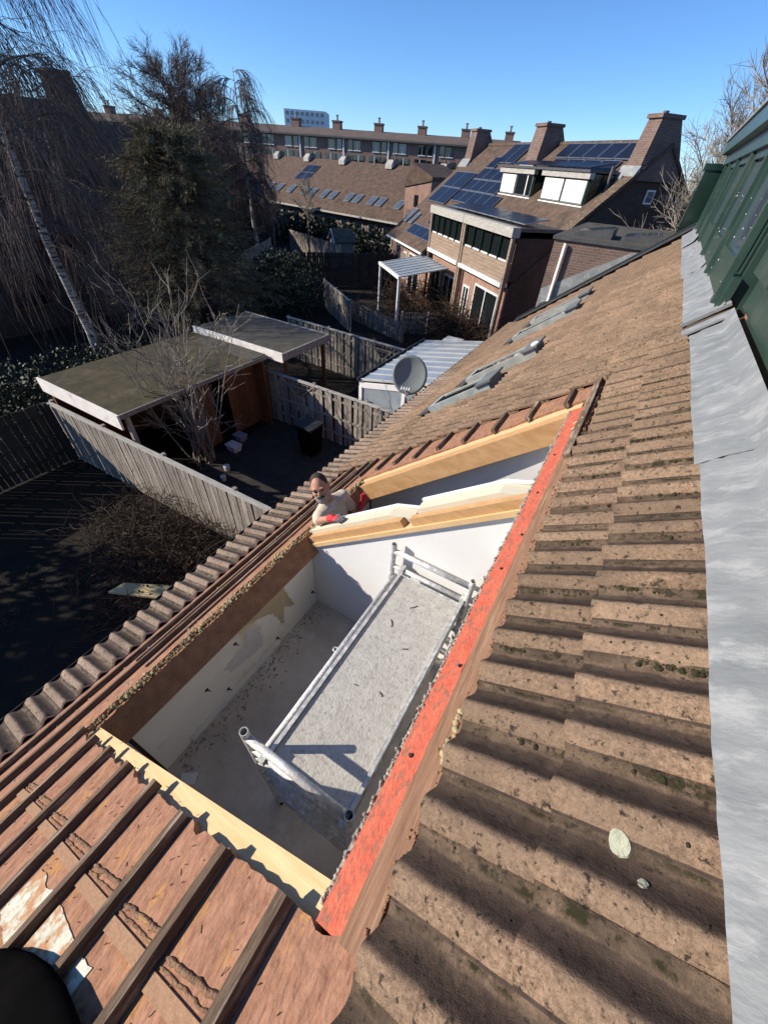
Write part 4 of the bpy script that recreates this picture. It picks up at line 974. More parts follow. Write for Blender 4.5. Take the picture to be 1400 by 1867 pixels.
fence('board_fence','dark board fence closing the garden at the left edge below the ivy',(-12.25,3.6),(-12.25,-3.0),1.8,.13,.02,posts=4,seed=4,cap=False,m=m_wood_dk)
fence('board_fence','sunlit slatted fence with diamond lattice corner beside the white conservatory',(-9.4,8.80),(-3.6,8.80),1.8,.125,.055,alt=True,posts=4,seed=5,clips=True,lattice=(.7,2.0))
fence('board_fence','slatted fence with lattice corner behind the flat roofed shelter',(-12.6,13.5),(-5.9,13.3),1.8,.125,.055,alt=True,posts=4,seed=6,clips=True,lattice=(4.3,5.6))
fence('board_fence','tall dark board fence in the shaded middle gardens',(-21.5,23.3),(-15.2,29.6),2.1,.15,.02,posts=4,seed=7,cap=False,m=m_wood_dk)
fence('board_fence','low fence panel catching sun beside the dark hedge',(-16.4,21.0),(-12.6,18.2),1.6,.13,.02,posts=3,seed=8)
fence('board_fence','pale curved fence panel beside the small garden shed',(-30,33.6),(-22.0,30.4),1.8,.15,.01,posts=4,seed=9,cap=False)
fence('board_fence','pale fence panel left of the bare street trees',(-25.3,23.2),(-28.5,29.5),1.6,.15,.01,posts=3,seed=10,cap=False)
fence('picket_fence','low open picket fence left of the bramble heap',(-13.8,20.2),(-9.6,18.6),1.0,.07,.07,posts=3,seed=11,cap=False)
fence('picket_fence','low picket fence lit from behind under the vines',(-10.3,19.9),(-8.0,21.6),1.1,.07,.08,posts=3,seed=12,cap=False)
# small garden shed far
gs=thing('garden_shed','tiny wooden garden shed with white gable trim in the far gardens','shed',(-24.0,33.6,0),math.radians(-40)); TG=wmat(gs)
mb=MB(TG); mb.box(-1.0,1.0,-.8,.8,0,1.7); mb.prism([(-1.0,1.7),(1.0,1.7),(0,2.4)],-.8,.8,'y'); mb.build('wall',m_wood_g,gs)
for s in (1,-1):
    mb=MB(TG); mb.hexa([(0,-.95,2.42),(1.2*s,-.95,1.58),(1.2*s,.95,1.58),(0,.95,2.42),(0,-.95,2.49),(1.2*s,-.95,1.65),(1.2*s,.95,1.65),(0,.95,2.49)]); mb.build('roof',m_roof_felt2,gs)
    mb=MB(TG); mb.beam((0,-.97,2.44),(1.2*s,-.97,1.60),.04,.12,(0,1,0)); mb.build('gable_trim',m_whitepaint,gs)
# ------------------------------------------------------------------ conservatory
cs=thing('conservatory','white framed conservatory with frosted sheet roof behind the satellite dish','conservatory',(-4.7,10.9,0))
mb=MB(); mb.box(-5.85,-5.75,8.95,13.15,2.16,2.30); mb.build('front_beam',m_whitepaint,cs)
mb=MB(); mb.beam((-5.87,8.9,2.36),(-5.87,13.2,2.36),.05,.10); mb.build('gutter',m_gutter,cs)
def czz(x): return 2.34+(x+5.85)*.20
n=9
for k in range(n+1):
    y=8.98+(13.1-8.98)*k/n
    mb=MB(); mb.beam((-5.82,y,czz(-5.82)),(-3.0,y,czz(-3.0)),.04,.06); mb.build('rafter',m_white_d,cs)
    if k<n:
        mb=MB(); mb.hexa([(-5.80,y+.03,czz(-5.8)-.01),(-3.0,y+.03,czz(-3)-.01),(-3.0,y+.43,czz(-3)-.01),(-5.8,y+.43,czz(-5.8)-.01),(-5.80,y+.03,czz(-5.8)+.012),(-3.0,y+.03,czz(-3)+.012),(-3.0,y+.43,czz(-3)+.012),(-5.8,y+.43,czz(-5.8)+.012)]); mb.build('roof_sheet',m_poly,cs)
for (x,y) in ((-5.8,8.98),(-5.8,11.0),(-5.8,13.1),(-4.4,8.98),(-3.1,8.98)):
    mb=MB(); mb.box(x-.05,x+.05,y-.05,y+.05,0,2.16 if x<-5 else czz(x)-.05); mb.build('post',m_whitepaint,cs)
mb=MB(); mb.hexa([(-5.75,8.95,2.12),(-3.1,8.95,2.64),(-3.1,9.01,2.64),(-5.75,9.01,2.12),(-5.75,8.95,2.27),(-3.1,8.95,2.79),(-3.1,9.01,2.79),(-5.75,9.01,2.27)]); mb.build('side_beam',m_whitepaint,cs)
for (a,b) in ((-5.74,-4.46),(-4.34,-3.16)):
    mb=MB(); mb.hexa([(a,8.97,.9),(b,8.97,.9),(b,8.99,.9),(a,8.99,.9),(a,8.97,czz(a)-.20),(b,8.97,czz(b)-.2),(b,8.99,czz(b)-.2),(a,8.99,czz(a)-.20)]); mb.build('side_pane',m_poly,cs)
    mb=MB(); mb.box(a,b,8.94,9.02,0,.9); mb.build('side_panel',m_whitepaint,cs)
for (a,b) in ((9.04,10.94),(11.06,13.04)):
    mb=MB(); mb.box(-5.81,-5.79,a,b,.5,2.15); mb.build('front_pane',m_glass_l,cs)
mb=MB(); mb.box(-5.2,-4.6,13.25,13.75,2.35,2.5); mb.build('vent_box',m_fascia,cs)
# satellite dish
sdh=thing('satellite_dish','dark grey round satellite dish on a pole at the eave','satellite dish',(-4.05,8.15,2.3)); 
ctr=Vector((-4.0,8.38,3.15)); ndir=Vector((.45,-.80,.40)).normalized()
q=ndir.to_track_quat('Z','Y').to_matrix()
mb=MB(); n=28; rings=6; vs=[];fs=[]
for s_,off in ((0,0.0),(1,-.012)):
    for j in range(rings+1):
        r=.47*j/rings
        for k in range(n):
            t=2*math.pi*k/n; vs.append(ctr+q@Vector((r*.92*math.cos(t),r*math.sin(t),.10*(r/.47)**2-.1+off)))
for s_ in (0,1):
    b0=s_*(rings+1)*n
    for j in range(rings):
        for k in range(n):
            a=b0+j*n+k;b=b0+j*n+(k+1)%n; fs.append((a,b,b+n,a+n) if s_==0 else (a,a+n,b+n,b))
for k in range(n):
    a=rings*n+k;b=rings*n+(k+1)%n;o_=(rings+1)*n; fs.append((a,b,b+o_,a+o_))
mb.add(vs,fs); mb.build('reflector',m_dish,sdh,smooth=True)
arm0=ctr+q@Vector((0,-.44,-.02)); 
down=Vector((0,0,-1)); base=ctr+Vector((0,0,-.42))
lnb=ctr+ndir*.40+Vector((-.10,-.02,-.42))
mb=MB(); mb.tube([base-ndir*.08,lnb],.014,8); mb.build('feed_arm',m_zinc,sdh)
for dx in (-.09,-.03,.03,.09):
    mb=MB(); mb.tube([lnb+Vector((dx,dx*.3,.02)),lnb+Vector((dx-.02,dx*.3+.08,.05))],.026,8); mb.build('receiver_head',m_plastic,sdh,smooth=True)
mb=MB(); mb.tube([lnb,lnb+Vector((.02,0,-.12)),lnb+Vector((.06,.03,-.2)),lnb+Vector((.02,.05,-.13)),base],.007,6); mb.build('cable',m_plastic,sdh)
mb=MB(); mb.tube([ctr-ndir*.14,Vector((-3.85,8.55,3.0)),Vector((-3.85,8.55,2.2)),Vector((-2.96,8.55,2.2))],.025,8); mb.build('mount_pole',m_zinc_d,sdh)
# ------------------------------------------------------------------ trees
def perp(d):
    a=d.cross(Vector((0,0,1)) if abs(d.z)<.9 else Vector((1,0,0))).normalized(); return a
def rdir(d,ang):
    a=perp(d); b=d.cross(a); t=U(0,2*math.pi); return (d*math.cos(ang)+(a*math.cos(t)+b*math.sin(t))*math.sin(ang)).normalized()
def path(p,d,L_,n,wob,grav):
    pts=[Vector(p)]; d=Vector(d)
    for i in range(n):
        d=(d+Vector((U(-1,1),U(-1,1),U(-1,1)))*wob+Vector((0,0,grav))).normalized(); pts.append(pts[-1]+d*L_/n)
    return pts
def bare_tree(name,lab,base,h,r0,spread,seed,mt,mw,nbr=26,ntw=14,nsub=5,group=None,low=.25,upw=.05,tw_r=.006,cat='tree',lean=(0,0)):
    sh(seed); t=thing(name,lab,cat,(*base,0),0,group)
    T=wmat(t); mb=MB(); cw=MB()
    tp=[Vector((base[0]+lean[0]*i/8*h,base[1]+lean[1]*i/8*h,h*i/8))+Vector((U(-.08,.08),U(-.08,.08),0))*(i>0) for i in range(9)]
    mb.tube(tp,[r0*(1-.85*i/8) for i in range(9)],8)
    for i in range(nbr):
        f=low+(1-low)*(i+rnd())/nbr; k=f*8; a=int(min(k,7)); p=tp[a].lerp(tp[a+1],k-a)
        d=Vector((math.cos(i*2.4+U(-.5,.5)),math.sin(i*2.4+U(-.5,.5)),U(.35,1.1))).normalized()
        L_=spread*(1.15-f*.75)*U(.7,1.15)
        bp=path(p,d,L_,6,.13,upw); rb=r0*.42*(1.1-f)+.008
        mb.tube(bp,[rb*(1-.8*q/6) for q in range(7)],5,False)
        for j in range(ntw):
            g=U(.2,1.0)*6; a=int(min(g,5)); p2=bp[a].lerp(bp[a+1],g-a); d2=rdir((bp[a+1]-bp[a]).normalized(),U(.4,1.0)); d2.z+=.25; d2.normalize()
            L2=L_*U(.22,.5); tpth=path(p2,d2,L2,4,.16,upw); cw.tube(tpth,[tw_r*2.0*(1-.7*q/4) for q in range(5)],3,False)
            for s in range(nsub):
                g2=U(.2,1)*4; a2=int(min(g2,3)); p3=tpth[a2].lerp(tpth[a2+1],g2-a2); d3=rdir((tpth[a2+1]-tpth[a2]).normalized(),U(.3,.9))
                cw.tube(path(p3,d3,L2*U(.3,.6),2,.15,upw),[tw_r,tw_r*.8,tw_r*.5],3,False)
    mb.build('trunk',mt,t,smooth=True); cw.build('crown',mw,t)
    return t
def weeping_birch(lab,base,h,r0,spread,seed,nbr=30,ntw=26,wl=(1.5,4.0),tw=.006,lean=(0,0)):
    sh(seed); t=thing('weeping_birch',lab,'tree',(*base,0),0,'weeping birches'); mb=MB(); cw=MB(); bm_=MB()
    tp=[Vector((base[0]+lean[0]*i,base[1]+lean[1]*i,h*i/10))+Vector((U(-.06,.06),U(-.06,.06),0))*(i>0) for i in range(11)]
    mb.tube(tp,[r0*(1-.9*i/10) for i in range(11)],10)
    for i in range(nbr):
        f=.30+.68*(i+rnd())/nbr; k=f*10; a=int(min(k,9)); p=tp[a].lerp(tp[a+1],k-a)
        an=i*2.4+U(-.4,.4); d=Vector((math.cos(an),math.sin(an),U(.2,.8))).normalized()
        L_=spread*U(.6,1.1)*(1.1-f*.5)
        bp=path(p,d,L_,7,.12,-.11); rb=r0*.32*(1.2-f)
        bm_.tube(bp,[rb*(1-.85*q/7)+.004 for q in range(8)],5,False)
        for j in range(ntw):
            g=U(.15,1)*7; a=int(min(g,6)); p2=bp[a].lerp(bp[a+1],g-a)
            d2=rdir((bp[a+1]-bp[a]).normalized(),U(.3,1.0)); L2=U(*wl)
            pth=path(p2,d2,L2,6,.13,-.42); cw.tube(pth,[tw*1.4*(1-.6*q/6) for q in range(7)],3,False)
            for s in range(3):
                g2=U(.1,.8)*6; a2=int(g2); p3=pth[a2].lerp(pth[a2+1],g2-a2)
                cw.tube(path(p3,rdir((pth[a2+1]-pth[a2]).normalized(),.5),L2*U(.25,.5),4,.12,-.4),[tw,tw*.9,tw*.8,tw*.7,tw*.5],3,False)
    mb.build('trunk',m_birch,t,smooth=True); bm_.build('branches',m_bark,t,kind='stuff'); cw.build('crown',m_twig,t,kind='stuff'); return t
weeping_birch('big weeping birch with white trunk at the left edge behind the sheds',(-17.7,7.8),13.5,.17,3.0,101,nbr=36,ntw=28,wl=(1.6,4.4))
weeping_birch('weeping birch with purple brown twigs between white birch and conifer',(-24.5,12.5),9.4,.16,3.7,102,nbr=38,ntw=34,wl=(1.2,3.4),tw=.007)
weeping_birch('slim pale birch standing right of the conifer',(-30.5,29.8),11.3,.17,2.6,103,nbr=30,ntw=30,wl=(1.0,2.6),tw=.010)
bare_tree('bare_tree','tall bare crown with clustered twigs rising above the conifer',(-28.4,22.4),10.0,.2,4.6,104,m_bark,m_twig,nbr=44,ntw=26,nsub=11,tw_r=.008,group='bare trees',low=.35,upw=-.02)
bare_tree('bare_tree','bare reddish tree between conifer and pale birch',(-31.5,27.0),10.0,.17,4.0,105,m_bark,m_twig,nbr=40,ntw=24,nsub=10,tw_r=.008,upw=-.02,group='bare trees',low=.3)
bare_tree('bare_tree','small bare tree with pale trunk left in the far gardens',(-31.7,33.3),4.6,.09,1.8,106,m_twig_l,m_twig_l,nbr=20,ntw=12,nsub=5,tw_r=.009,group='bare trees',low=.4,upw=.15)
bare_tree('bare_tree','small bare tree with pale trunk right in the far gardens',(-30.0,36.4),4.9,.09,1.9,107,m_twig_l,m_twig_l,nbr=20,ntw=12,nsub=5,tw_r=.009,group='bare trees',low=.4,upw=.15)
bare_tree('bare_tree','tall bare tree with dense twigs behind the green dormer at right',(2.6,33.0),12.8,.25,5.4,108,m_bark,m_twig_l,nbr=40,ntw=22,nsub=7,tw_r=.011,group='bare trees',low=.3,upw=.10)
bare_tree('bare_tree','bare tree with pale arching branches in front of the tapered chimney gable',(1.1,21.4),7.9,.13,3.4,109,m_twig_l,m_twig_l,nbr=26,ntw=14,nsub=5,tw_r=.008,group='bare trees',low=.45,upw=.02)
# multi-stemmed shrub in the shaded yard
sh(120); t=thing('bare_shrub','tall bare multi stemmed shrub in front of the open shed','shrub',(-9.2,5.6,0)); mb=MB(); cw=MB()
for i in range(15):
    an=i*2.4; d=Vector((math.cos(an)*U(.12,.5),math.sin(an)*U(.12,.5),1)).normalized(); L_=U(2.6,5.0)
    p=Vector((-9.2+U(-.25,.25),5.6+U(-.3,.3),0)); bp=path(p,d,L_,9,.09,.05); mb.tube(bp,[.026*(1-.8*q/9) for q in range(10)],5,False)
    for j in range(11):
        g=U(.18,1)*9; a=int(min(g,8)); p2=bp[a].lerp(bp[a+1],g-a); d2=rdir((bp[a+1]-bp[a]).normalized(),U(.4,1.0)); L2=U(.4,1.3)
        q_=path(p2,d2,L2,5,.17,.08); cw.tube(q_,[.011*(1-.7*s/5) for s in range(6)],4,False)
        for s in range(4):
            g2=U(.2,1)*5; a2=int(min(g2,4)); cw.tube(path(q_[a2].lerp(q_[a2+1],g2-a2),rdir((q_[a2+1]-q_[a2]).normalized(),.7),L2*U(.2,.5),3,.2,.1),[.006,.005,.004,.003],3,False)
mb.build('stems',m_twig_l,t,kind='stuff',smooth=True); cw.build('twigs',m_twig_l,t,kind='stuff')
# conifer
def conifer(lab,base,h,rad,seed,nb,ns,mn,zlow=.9,sp=(.18,.05),droop=-.10,power=.8):
    sh(seed); t=thing('conifer',lab,'tree',(*base,0)); mb=MB(); cw=MB(); br=MB()
    mb.tube([(base[0],base[1],0),(base[0]+.05,base[1],h*.5),(base[0],base[1],h)],[.2,.12,.02],8)
    for i in range(nb):
        f=rnd()**.9; z=zlow+(h-zlow)*f; an=U(0,2*math.pi); L_=rad*((1-f)**power*.95+.12)*U(.65,1.12)
        d=Vector((math.cos(an),math.sin(an),U(.05,.45))).normalized(); bp=path((base[0],base[1],z),d,L_,6,.10,droop)
        br.tube(bp,[.02*(1-.8*q/6)+.003 for q in range(7)],3,False)
        for j in range(ns):
            g=U(.18,1)**.8*6; a=int(min(g,5)); p=bp[a].lerp(bp[a+1],g-a); bd=(bp[a+1]-bp[a]).normalized()
            d2=(rdir(bd,U(.3,1.1))+Vector((0,0,-.15))).normalized(); l=U(.6,1.3)*sp[0]*2; w2=sp[1]*U(.6,1.2)
            s_=d2.cross(Vector((U(-1,1),U(-1,1),1))).normalized()*w2
            p=p+Vector((U(-.1,.1),U(-.1,.1),U(-.1,.06)))
            cw.add([p-s_*.4,p+s_*.4,p+d2*l*.6+s_,p+d2*l,p+d2*l*.6-s_],[(0,1,2,3,4)])
    mb.build('trunk',m_bark,t,smooth=True); br.build('branches',m_bark,t,kind='stuff'); cw.build('crown',mn,t,kind='stuff'); return t
conifer('broad olive conifer with drooping layered branches behind the sheds',(-17.4,12.9),7.4,3.9,130,430,120,m_needle,sp=(.14,.011),power=.45,droop=-.07)
conifer('dark narrow evergreen among the bare crowns',(-31.5,25.2),9.8,1.7,131,110,50,m_ever,sp=(.2,.06))
def leafmass(name,lab,cat,boxes,n,m,sz,seed,kind=None,group=None):
    sh(seed); mb=MB()
    for _ in range(n):
        b=random.choice(boxes); c=Vector(b[0]); r=b[1]
        while True:
            v=Vector((U(-1,1),U(-1,1),U(-1,1)))
            if .35<v.length<1: break
        p=c+Vector((v.x*r[0],v.y*r[1],v.z*r[2]))*(1+.18*noise.noise(v*2.2+c))
        if p.z<.02: p.z=U(.02,.3)
        d=rdir(v.normalized(),U(.2,1.2)); s_=d.cross(Vector((U(-1,1),U(-1,1),U(-1,1)))).normalized(); l=sz*U(.6,1.4)
        mb.add([p,p+d*l*.5+s_*l*.35,p+d*l,p+d*l*.5-s_*l*.35],[(0,1,2,3)])
    o=mb.build(name,m)
    if kind: o['kind']=kind
    tag(o,lab,cat,group); return o
leafmass('ivy_bank','dark glossy ivy bank behind the board fence at left','ivy',[((-15.0+U(-1.5,1.5),U(2.5,8.5),.6),(1.6,1.6,1.2)) for _ in range(9)],16000,m_ever,.11,140,'stuff')
leafmass('evergreen_bush','rounded dark evergreen bush at the end of the shaded fences','bush',[((-18.2,19.6,1.2),(2.4,2.4,1.7)),((-16.6,17.2,.9),(1.8,1.8,1.5)),((-20.5,21.5,1.0),(1.9,1.9,1.5))],15000,m_ever,.14,141)
leafmass('shade_hedge','unseen evergreen hedge added to shade the garden, beyond the dark board fence at the left garden boundary','hedge',[((-14.4,-3.6-1.7*k,2.9),(1.5,1.6,3.3)) for k in range(5)],16000,m_ever,.22,142)  # out of view, put in to cast shade over the garden
leafmass('orange_bush','small clump of orange leaves beside the patio cover','bush',[((-8.7,23.6,.5),(.5,.5,.4))],500,m_orange_leaf,.12,143)
leafmass('far_shrubbery','distant dark shrub mass below the brown terrace','shrubs',[((-36-3.5*k,36+2.2*k,1.0),(3.0,3.0,1.6)) for k in range(6)]+[((-47+3.0*k,42.0-.64*k,.9),(2.0,1.2,1.5)) for k in range(9)],14000,m_ever,.3,144,'stuff')
# brambles
def brambles(name,lab,spots,n,L_,m,seed,r=.006):
    sh(seed); mb=MB()
    for _ in range(n):
        c=random.choice(spots); p=Vector((c[0]+random.gauss(0,c[2]),c[1]+random.gauss(0,c[2]),U(0,.15)+c[3]*rnd()))
        d=Vector((U(-1,1),U(-1,1),U(.2,1.4))).normalized(); l=L_*U(.5,1.4)
        mb.tube(path(p,d,l,5,.25,-.22),[r*1.3,r*1.2,r,r*.9,r*.7,r*.5],3,False)
    o=mb.build(name,m); o['kind']='stuff'; tag(o,lab,'brambles'); return o
brambles('brambles','tangle of brown brambles in front of the board fence',[(-7.6,2.9,.5,.7),(-6.6,2.7,.5,.6),(-5.6,2.8,.5,.5),(-8.4,2.6,.6,.4),(-6.8,1.8,.6,.3),(-5.3,2.2,.5,.4)],1500,.75,m_bramble,150)
leafmass('dead_leaves','scatter of dead brown leaves among the garden brambles','leaves',[((-7,2.6,.5),(1.8,.9,.6)),((-5.6,2.2,.4),(1.0,1.0,.5))],3000,m_bramble,.06,151,'stuff')
brambles('vine_heap','heap of brown twiggy vines in front of the solar house',[(-11.5,22.6,.8,1.4),(-9.7,23.0,.8,1.5),(-8.0,22.2,.8,1.3),(-6.6,21.4,.7,1.1),(-7.2,19.9,.6,1.2),(-5.8,19.4,.5,1.0)],2600,1.5,m_bramble,152,.012)
leafmass('green_plant','small sunlit green shrub beside the brown vines','bush',[((-5.0,17.6,.6),(.5,.5,.6))],700,mat('green_leaf',(.08,.11,.03),(.05,.07,.02),scale=2),.1,153)
sh(160); mb=MB()
for _ in range(2600):
    x=U(-9.2,-3.8); y=U(4.0,8.7) if rnd()<.6 else U(-.5,3.6)
    if noise.noise(Vector((x*.9,y*.9,2)))<-.1: continue
    a=U(0,6.28); l=U(.02,.06); z=.012+U(0,.02)
    mb.add([(x,y,z),(x+l*math.cos(a)-l*.3*math.sin(a),y+l*math.sin(a)+l*.3*math.cos(a),z+U(0,.015)),(x+2*l*math.cos(a),y+2*l*math.sin(a),z),(x+l*math.cos(a)+l*.3*math.sin(a),y+l*math.sin(a)-l*.3*math.cos(a),z+U(0,.012))],[(0,1,2,3)])
o=mb.build('leaf_litter',m_bramble); o['kind']='stuff'; tag(o,'brown leaf litter strewn over the shaded yards','leaves')
# ------------------------------------------------------------------ garden objects
yb=thing('tilted_board','pale mildewed board on thin legs in the dark garden below the eave','board',(-6.0,1.5,0))
mb=MB(); mb.hexa([(-6.30,1.22,.74),(-5.45,1.62,.74),(-5.40,1.98,.74),(-6.25,1.50,.74),(-6.30,1.22,.79),(-5.45,1.62,.79),(-5.40,1.98,.79),(-6.25,1.50,.79)]); mb.build('board',m_ygreen,yb)
for (x,y) in ((-6.2,1.32),(-5.5,1.66),(-5.5,1.88),(-6.18,1.48)): mb=MB(); mb.tube([(x,y,0),(x,y,.74)],.012,6); mb.build('leg',m_zinc_d,yb)
def tub(loc,s,lab,m):
    t=thing('storage_box',lab,'box',loc); T=wmat(t)
    mb=MB(T); mb.hexa([(-.8*s,-.6*s,0),(.8*s,-.6*s,0),(.8*s,.6*s,0),(-.8*s,.6*s,0),(-s,-.75*s,s),(s,-.75*s,s),(s,.75*s,s),(-s,.75*s,s)]); mb.build('body',m,t)
    mb=MB(T); mb.box(-1.08*s,1.08*s,-.82*s,.82*s,s+.001,s*1.15); mb.build('lid',m,t)
tub((-8.95,6.6,0),.20,'white lidded plastic box on the ground by the shed',m_plastic)
tub((-9.25,7.15,0),.18,'lilac grey plastic box right behind the white box',mat('lilac_plastic',(.35,.33,.42),(.3,.28,.36),scale=3,rough=.5))
for (x,y,r,lab) in ((-8.35,5.75,.09,'small white bucket beneath the bare shrub'),(-8.05,5.35,.08,'smaller white pot nearest the board fence')):
    t=thing('white_bucket',lab,'bucket',(x,y,0)); mb=MB(); mb.tube([(x,y,.006),(x,y,.16)],[r*.8,r],12); mb.build('body',m_plastic,t); mb=MB(); mb.tube([(x+r*math.cos(k/8*math.pi),y,.16+r*math.sin(k/8*math.pi)*.6) for k in range(9)],.004,5); mb.build('handle',m_zinc_d,t)
for (a,b,lab) in (((-5.55,7.6,.15),(-5.2,8.6,.35),'weathered plank propped low beside the slatted fence'),((-5.95,7.5,.12),(-5.6,8.55,.28),'second weathered plank lying left of the propped one')):
    mb=MB(); mb.beam(a,b,.16,.05); mb.beam((a[0],a[1]+.1,.07),(a[0]+.02,a[1]+.5,.07),.12,.10); tag(mb.build('plank',m_wood_g),lab,'plank')
t=thing('wheelie_bin','dark wheelie bin in the shade beside the slatted fence','bin',(-6.9,7.9,0)); mb=MB(); mb.hexa([(-7.15,7.65,.05),(-6.7,7.65,.05),(-6.7,8.1,.05),(-7.15,8.1,.05),(-7.2,7.6,1.0),(-6.62,7.6,1.0),(-6.62,8.15,1.0),(-7.2,8.15,1.0)]); mb.build('body',m_black,t); mb=MB(); mb.box(-7.23,-6.6,7.57,8.18,1.001,1.06); mb.build('lid',m_gutter,t)
mb=MB(); mb.tube([(-9.0,17.3+5.0,.2),(-8.8,23.9,2.6)],.11,8); tag(mb.build('leaning_log',m_capwood),'pale trunk piece leaning against the solar house','log')
# timber under the shelter
mb=MB(); mb.prism([(-9.6,9.3),(-8.2,9.7),(-7.6,9.2),(-8.4,9.35)],.3,.36); tag(mb.build('offcut_board',m_pine_o),'orange plywood offcut lying under the flat roofed shelter','board')
# dark rounded bag in the near corner, standing in for an unidentified dark blob
lump=thing('dark_lump','dark rounded bag standing in for a dark blob at the lower left corner','lump',tuple(RM@Vector((-1.85,-.75,HB+.02))))
mb=RB(); mb.ell((-1.72,-.80,HB+.05),(.66,.27,.085),28,14,Matrix.Rotation(math.radians(13),3,'Z')); mb.build('body',m_black,lump,smooth=True)
mb=RB(); mb.tube([(-1.9,-.86,HB+.09),(-1.8,-.88,HB+.13),(-1.6,-.86,HB+.09)],.010,8); mb.build('handle',m_black,lump,smooth=True)
# ------------------------------------------------------------------ man
MZ=.05
man=thing('person','bearded man in beige t-shirt and red gloves standing behind the partition','person',(-1.95,2.56,2.8))
def cap(mb,p,q,r0,r1,n=10):
    mb.tube([p,Vector(p).lerp(Vector(q),.5),q],[r0,(r0+r1)/2,r1],n); mb.ell(p,(r0,)*3,10,8); mb.ell(q,(r1,)*3,10,8)
def remesh(o,vox,sm=6):
    m_=o.modifiers.new('remesh','REMESH'); m_.mode='VOXEL'; m_.voxel_size=vox; m_.use_smooth_shade=True
    s_=o.modifiers.new('smooth','SMOOTH'); s_.iterations=sm; s_.factor=.5
hd=Vector((-2.12,2.50,4.375)); look=(campt-hd).normalized(); look=(look+Vector((.0,-.15,-.55))).normalized()
upv=Vector((-.28,-.12,1)); rt=look.cross(upv).normalized(); up2=rt.cross(look).normalized()
HR=Matrix((rt,-look,up2)).transposed()*1.14      # local x right, y back, z up
def hp(x,y,z): return hd+HR@Vector((x,y,z))
body=MB()
body.ell(hd,(.080,.100,.125),16,12,HR); body.ell(hp(0,-.03,-.07),(.062,.075,.075),12,10,HR)      # skull, jaw
body.ell(hp(0,-.105,-.015),(.017,.025,.030),8,6,HR)                                             # nose
for s in (-1,1):
    body.ell(hp(s*.083,.01,-.01),(.012,.022,.034),8,6,HR); body.ell(hp(s*.035,-.085,.032),(.028,.018,.012),8,6,HR); body.ell(hp(s*.042,-.075,-.025),(.028,.025,.026),8,6,HR)
neck=Vector((-2.06,2.55,4.17)); cap(body,hp(0,.02,-.08),neck+Vector((0,0,-.02)),.064,.085)
RS=Vector((-2.02,2.35,4.10)); LS=Vector((-2.02,2.77,4.10))
cap(body,RS,LS,.075,.075); body.ell((-2.01,2.56,3.90),(.13,.21,.22),14,10); body.ell((-2.0,2.57,3.58),(.135,.19,.24),14,10); body.ell((-1.97,2.57,3.40),(.13,.185,.16),14,10)
RE=Vector((-1.975,2.27,4.13))
cap(body,RS,RE,.058,.046); cap(body,RE,Vector((-1.82,2.27,4.245)),.044,.033)
LE=Vector((-1.90,2.86,3.86)); LH=Vector((-1.83,2.88,3.99)); cap(body,LS,LE,.058,.046); cap(body,LE,LH,.044,.032)
for s,kx in ((-1,0.0),(1,.05)):
    hip=Vector((-1.96,2.57+s*.10,3.36)); kn=Vector((-1.80,2.57+s*.12,3.10+kx*.2)); an=Vector((-1.90,2.57+s*.12,2.88)); cap(body,hip,kn,.085,.062); cap(body,kn,an,.060,.042); cap(body,an,an+Vector((.14,0,-.035)),.042,.038)
bo=body.build('body',m_skin,man); remesh(bo,.009)
sh_=MB(); cap(sh_,RS,LS,.086,.086); sh_.ell((-2.01,2.56,3.90),(.143,.225,.235),16,12); sh_.ell((-2.0,2.57,3.58),(.15,.205,.25),16,12); sh_.ell((-1.97,2.57,3.42),(.145,.2,.14),16,12); cap(sh_,RS,RS.lerp(RE,.75),.074,.068); cap(sh_,LS,LS.lerp(LE,.6),.074,.068); cap(sh_,neck+Vector((.01,0,-.03)),neck+Vector((.02,0,-.1)),.085,.12); cap(sh_,RS,neck+Vector((.0,-.05,-.04)),.08,.075); cap(sh_,LS,neck+Vector((.0,.05,-.04)),.08,.075)
so_=sh_.build('t_shirt',m_shirt,man); remesh(so_,.011,4)
tr=MB()
tr.ell((-1.97,2.57,3.36),(.145,.2,.12),14,10)
for s,kx in ((-1,0.0),(1,.05)):
    hip=Vector((-1.96,2.57+s*.10,3.36)); kn=Vector((-1.80,2.57+s*.12,3.10+kx*.2)); an=Vector((-1.90,2.57+s*.12,2.90)); cap(tr,hip,kn,.10,.074); cap(tr,kn,an,.072,.06)
to=tr.build('trousers',m_trouser,man); remesh(to,.012,4)
bd=MB(); bd.ell(hp(0,-.060,-.085),(.068,.055,.068),14,10,HR); bd.ell(hp(0,-.098,-.052),(.045,.018,.018),10,8,HR); 
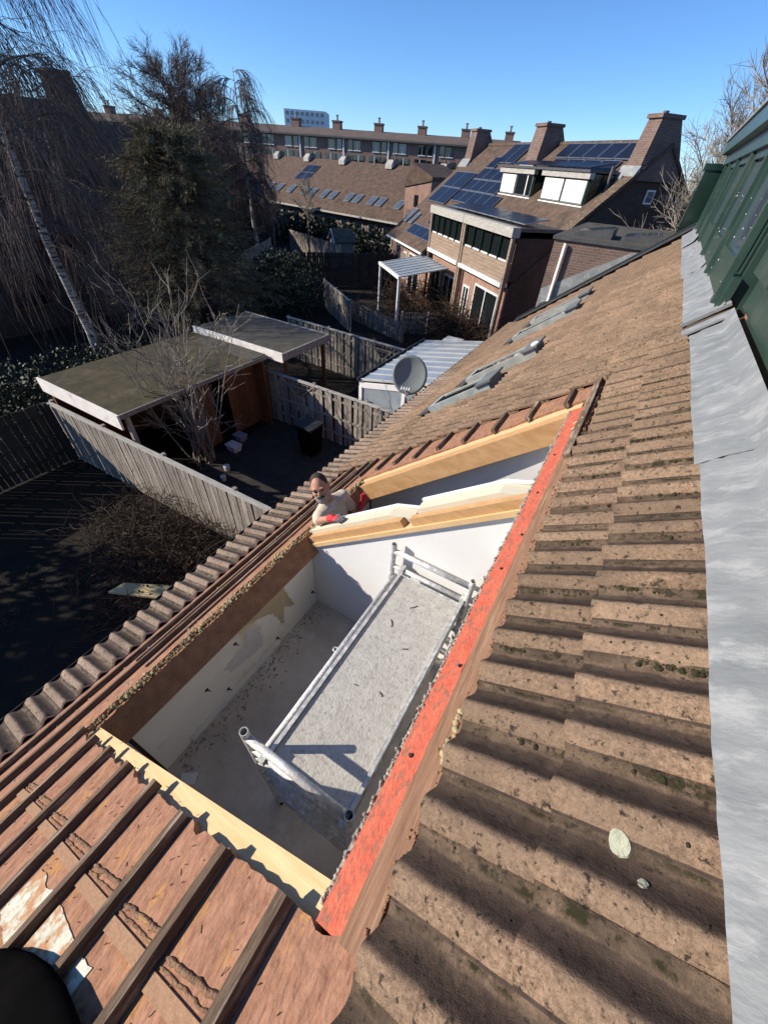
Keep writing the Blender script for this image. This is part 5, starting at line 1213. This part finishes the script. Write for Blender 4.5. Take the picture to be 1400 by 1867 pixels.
for s in (-1,1): bd.ell(hp(s*.062,-.015,-.05),(.022,.045,.05),10,8,HR)
b_=bd.build('beard',m_beard,man); remesh(b_,.007,3)
mo_=MB(); mo_.ell(hp(0,-.112,-.045),(.042,.014,.012),10,8,HR); mo_.build('moustache',m_hair,man,smooth=True)
hr=MB(); hr.ell(hp(0,.022,.03),(.084,.092,.105),16,12,HR); ho=hr.build('hair',m_hair,man,smooth=True)
for s in (-1,1):
    e=MB(); e.ell(hp(s*.033,-.096,.012),(.014,.008,.007),8,6,HR); e.build('eye',m_hair,man); e=MB(); e.ell(hp(s*.035,-.101,.034),(.024,.008,.006),8,6,HR); e.build('eyebrow',m_hair,man)
def hand(wr_,dirv,nrm,sx,name,m1,m2,spread=.16,curl=.5):
    dirv=Vector(dirv).normalized(); nrm=Vector(nrm); nrm=(nrm-dirv*nrm.dot(dirv)).normalized(); side=dirv.cross(nrm)*sx
    g=MB(); w_=Vector(wr_)
    cap(g,w_-dirv*.05,w_,.040,.036); g.ell(w_+dirv*.05,(.05,.042,.022),12,8,Matrix((dirv,side,nrm)).transposed())
    o=g.build(name,m1,man); 
    for k,(off,l) in enumerate(((-.032,.075),(-.011,.085),(.011,.08),(.032,.062))):
        f=MB(); p=w_+dirv*.085+side*off; d1=(dirv+side*off*spread*20-nrm*.15).normalized(); p1=p+d1*l*.45; d2=(d1-nrm*curl).normalized(); p2=p1+d2*l*.35; d3=(d2-nrm*curl).normalized(); f.tube([p-d1*.02,p,p1,p2,p2+d3*l*.28],[.011,.0115,.0105,.0095,.007],8); f.build('finger',m2,o,smooth=True)
    f=MB(); p=w_+dirv*.02-side*.038; d1=(dirv*.7-side*.8-nrm*.2).normalized(); f.tube([p,p+d1*.035,p+d1*.06+dirv*.012],[.014,.012,.009],8); f.build('thumb',m2,o,smooth=True)
    return o
hand((-1.78,2.265,4.275),(.85,-.12,.50),(-.5,-.1,.85),1,'glove',m_glove,m_glove_g,.10,.35)
hand(LH,(.25,.1,.9),(.9,-.3,0),1,'glove',m_glove,m_glove,.08,.4)
